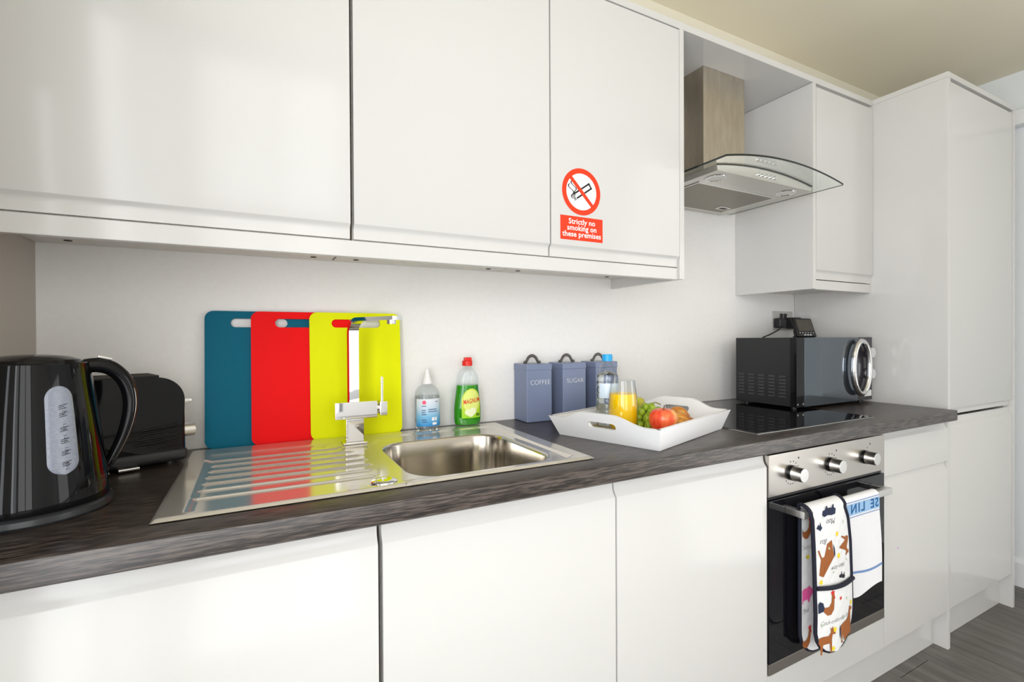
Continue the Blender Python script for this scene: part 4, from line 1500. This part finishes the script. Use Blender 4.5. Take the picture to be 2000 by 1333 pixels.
# curved glass visor
GX0, GX1, GYF = -.011, .593, -.468
b = B()
Xg = np.linspace(GX0, GX1, 41)
top = [(x, arch(x) + .0065) for x in Xg]
bot = [(x, arch(x) + .0002) for x in reversed(Xg)]
b.prism(top + bot, abs(GYF) - .004, Matrix(((1, 0, 0, 0), (0, 0, 1, GYF), (0, 1, 0, 0), (0, 0, 0, 1))))
v = b.build('glass_visor', VISOR, hd, 50, mats=[VISOR, GEDGE])
for p in v.data.polygons:
    if len(p.vertices) > 6 and p.normal.y < -.5:
        p.material_index = 1
    if len(p.vertices) == 4 and p.normal.x < -.9:
        p.material_index = 1
B().tube([(x, HYF - .0015, arch(x) - .001) for x in np.linspace(HX0, HX1, 25)], .0022, 6).build('front_seal', GEDGE, hd)
# filter, its frame and latch, lamps and buttons underneath
fx0, fx1, fy0, fy1 = .085, .495, -.285, -.035
B().box(fx0, fx1, fy0, fy1, HZB - .0025, HZB - .0005).build('filter_frame', SATIN, hd)
fl_ = B().box(fx0 + .010, fx1 - .010, fy0 + .010, fy1 - .010, HZB - .0035, HZB - .002).build('grease_filter', FILTER, hd)
B().box(.400, .462, -.115, -.085, HZB - .0065, HZB - .003, .001).build('filter_latch', SATIN, fl_)
B().box(.412, .450, -.108, -.094, HZB - .0072, HZB - .006).build('latch_slot', DARKGAP, fl_)
for x0 in (.105, .475):
    lm = B().lathe([(.034, 0), (.033, -.002), (.027, -.003), (.0255, -.001)], (x0, -.335, HZB - .0002), 40).build('lamp_ring', CHROME, hd)
    B().lathe([(0, -.0018), (.025, -.0015), (.0255, -.0006)], (x0, -.335, HZB - .0002), 32).build('lamp_lens', mat('frosted_lens', (.75, .74, .70), .35) if x0 < .2 else bpy.data.materials['frosted_lens'], lm)
for i in range(5):
    B().cyl((.246 + .021 * i, HYF + .001, 1.7225), (0, -1, 0), .0052, .006, 16, bev=.0008).build('push_button', CHROME, hd)

# ------------------------------------------------------------------ no smoking sign
sg = thing('no_smoking_sign', 'red and white no smoking sticker on the right-hand cupboard door', 'sign', (-.439, YU - .0005, 1.52))
SCX, SCZ, SR = -.4385, 1.5855, .0645
ys_ = YU - .0004
sf = lambda dy: (lambda a, b_: Vector((SCX + a, ys_ - dy, SCZ + b_)))
B().cyl((SCX, ys_, SCZ), (0, -1, 0), SR, .0003, 64).build('backing', SIGNWHITE, sg)


def ring_dec(r0, r1, dy, n=64):
    return B().grid([[(SCX + r * math.cos(2 * PI * i / n), ys_ - dy, SCZ + r * math.sin(2 * PI * i / n)) for i in range(n + 1)] for r in (r0, r1)])


ring_dec(.0505, SR, .0008).build('prohibition_ring', SIGNRED, sg)
b = B()
ca, sa = math.cos(math.radians(135)), math.sin(math.radians(135))
bar = [(-.052, -.0052), (.052, -.0052), (.052, .0052), (-.052, .0052)]
decal(b, [(x * ca - y * sa, x * sa + y * ca) for x, y in bar], sf(.0012))
b.build('prohibition_bar', SIGNRED, sg)
b = B()
ca, sa = math.cos(math.radians(34)), math.sin(math.radians(34))


def cig(pts):
    decal(b, [(x * ca - y * sa, x * sa + y * ca) for x, y in pts], sf(.0010))


Lc, Wc, tk = .037, .0095, .0046
cig([(-.024, Wc), (-.024, Wc - tk), (Lc, Wc - tk), (Lc, Wc)])
cig([(-.024, -Wc), (-.024, -Wc + tk), (Lc, -Wc + tk), (Lc, -Wc)])
cig([(Lc - tk, -Wc), (Lc, -Wc), (Lc, Wc), (Lc - tk, Wc)])
for x0 in (-.029, -.033):
    cig([(x0, -Wc - .001), (x0 + .0022, -Wc - .001), (x0 + .0022, Wc), (x0, Wc)])
for dx in (0, .0085):
    pts = []
    for i in range(25):
        f = i / 24
        pts.append((-.040 + dx + .014 * f - .006 * math.sin(f * 9), .018 - .040 * f + .010 * (dx > 0)))
    L_ = [(x - .0017, z) for x, z in pts] + [(x + .0017, z) for x, z in reversed(pts)]
    b2 = L_
    for i in range(24):
        decal(b, [(pts[i][0] - .0017, pts[i][1]), (pts[i][0] + .0017, pts[i][1]), (pts[i + 1][0] + .0017, pts[i + 1][1]), (pts[i + 1][0] - .0017, pts[i + 1][1])], sf(.0010))
b.build('cigarette_symbol', INK, sg)
PX0, PX1, PZ0, PZ1 = -.5085, -.3660, 1.4505, 1.5160
pn = B().box(PX0, PX1, ys_ - .0004, ys_, PZ0, PZ1).build('wording_panel', SIGNRED, sg)
text('lettering', 'Strictly no\nsmoking on\nthese premises', .0208, SIGNWHITE, pn, lambda a, b_: Vector(((PX0 + PX1) / 2 + a, ys_ - .0008, (PZ0 + PZ1) / 2 + b_ + .0005)), bold=.00035, line=.84, spacing=1.03)
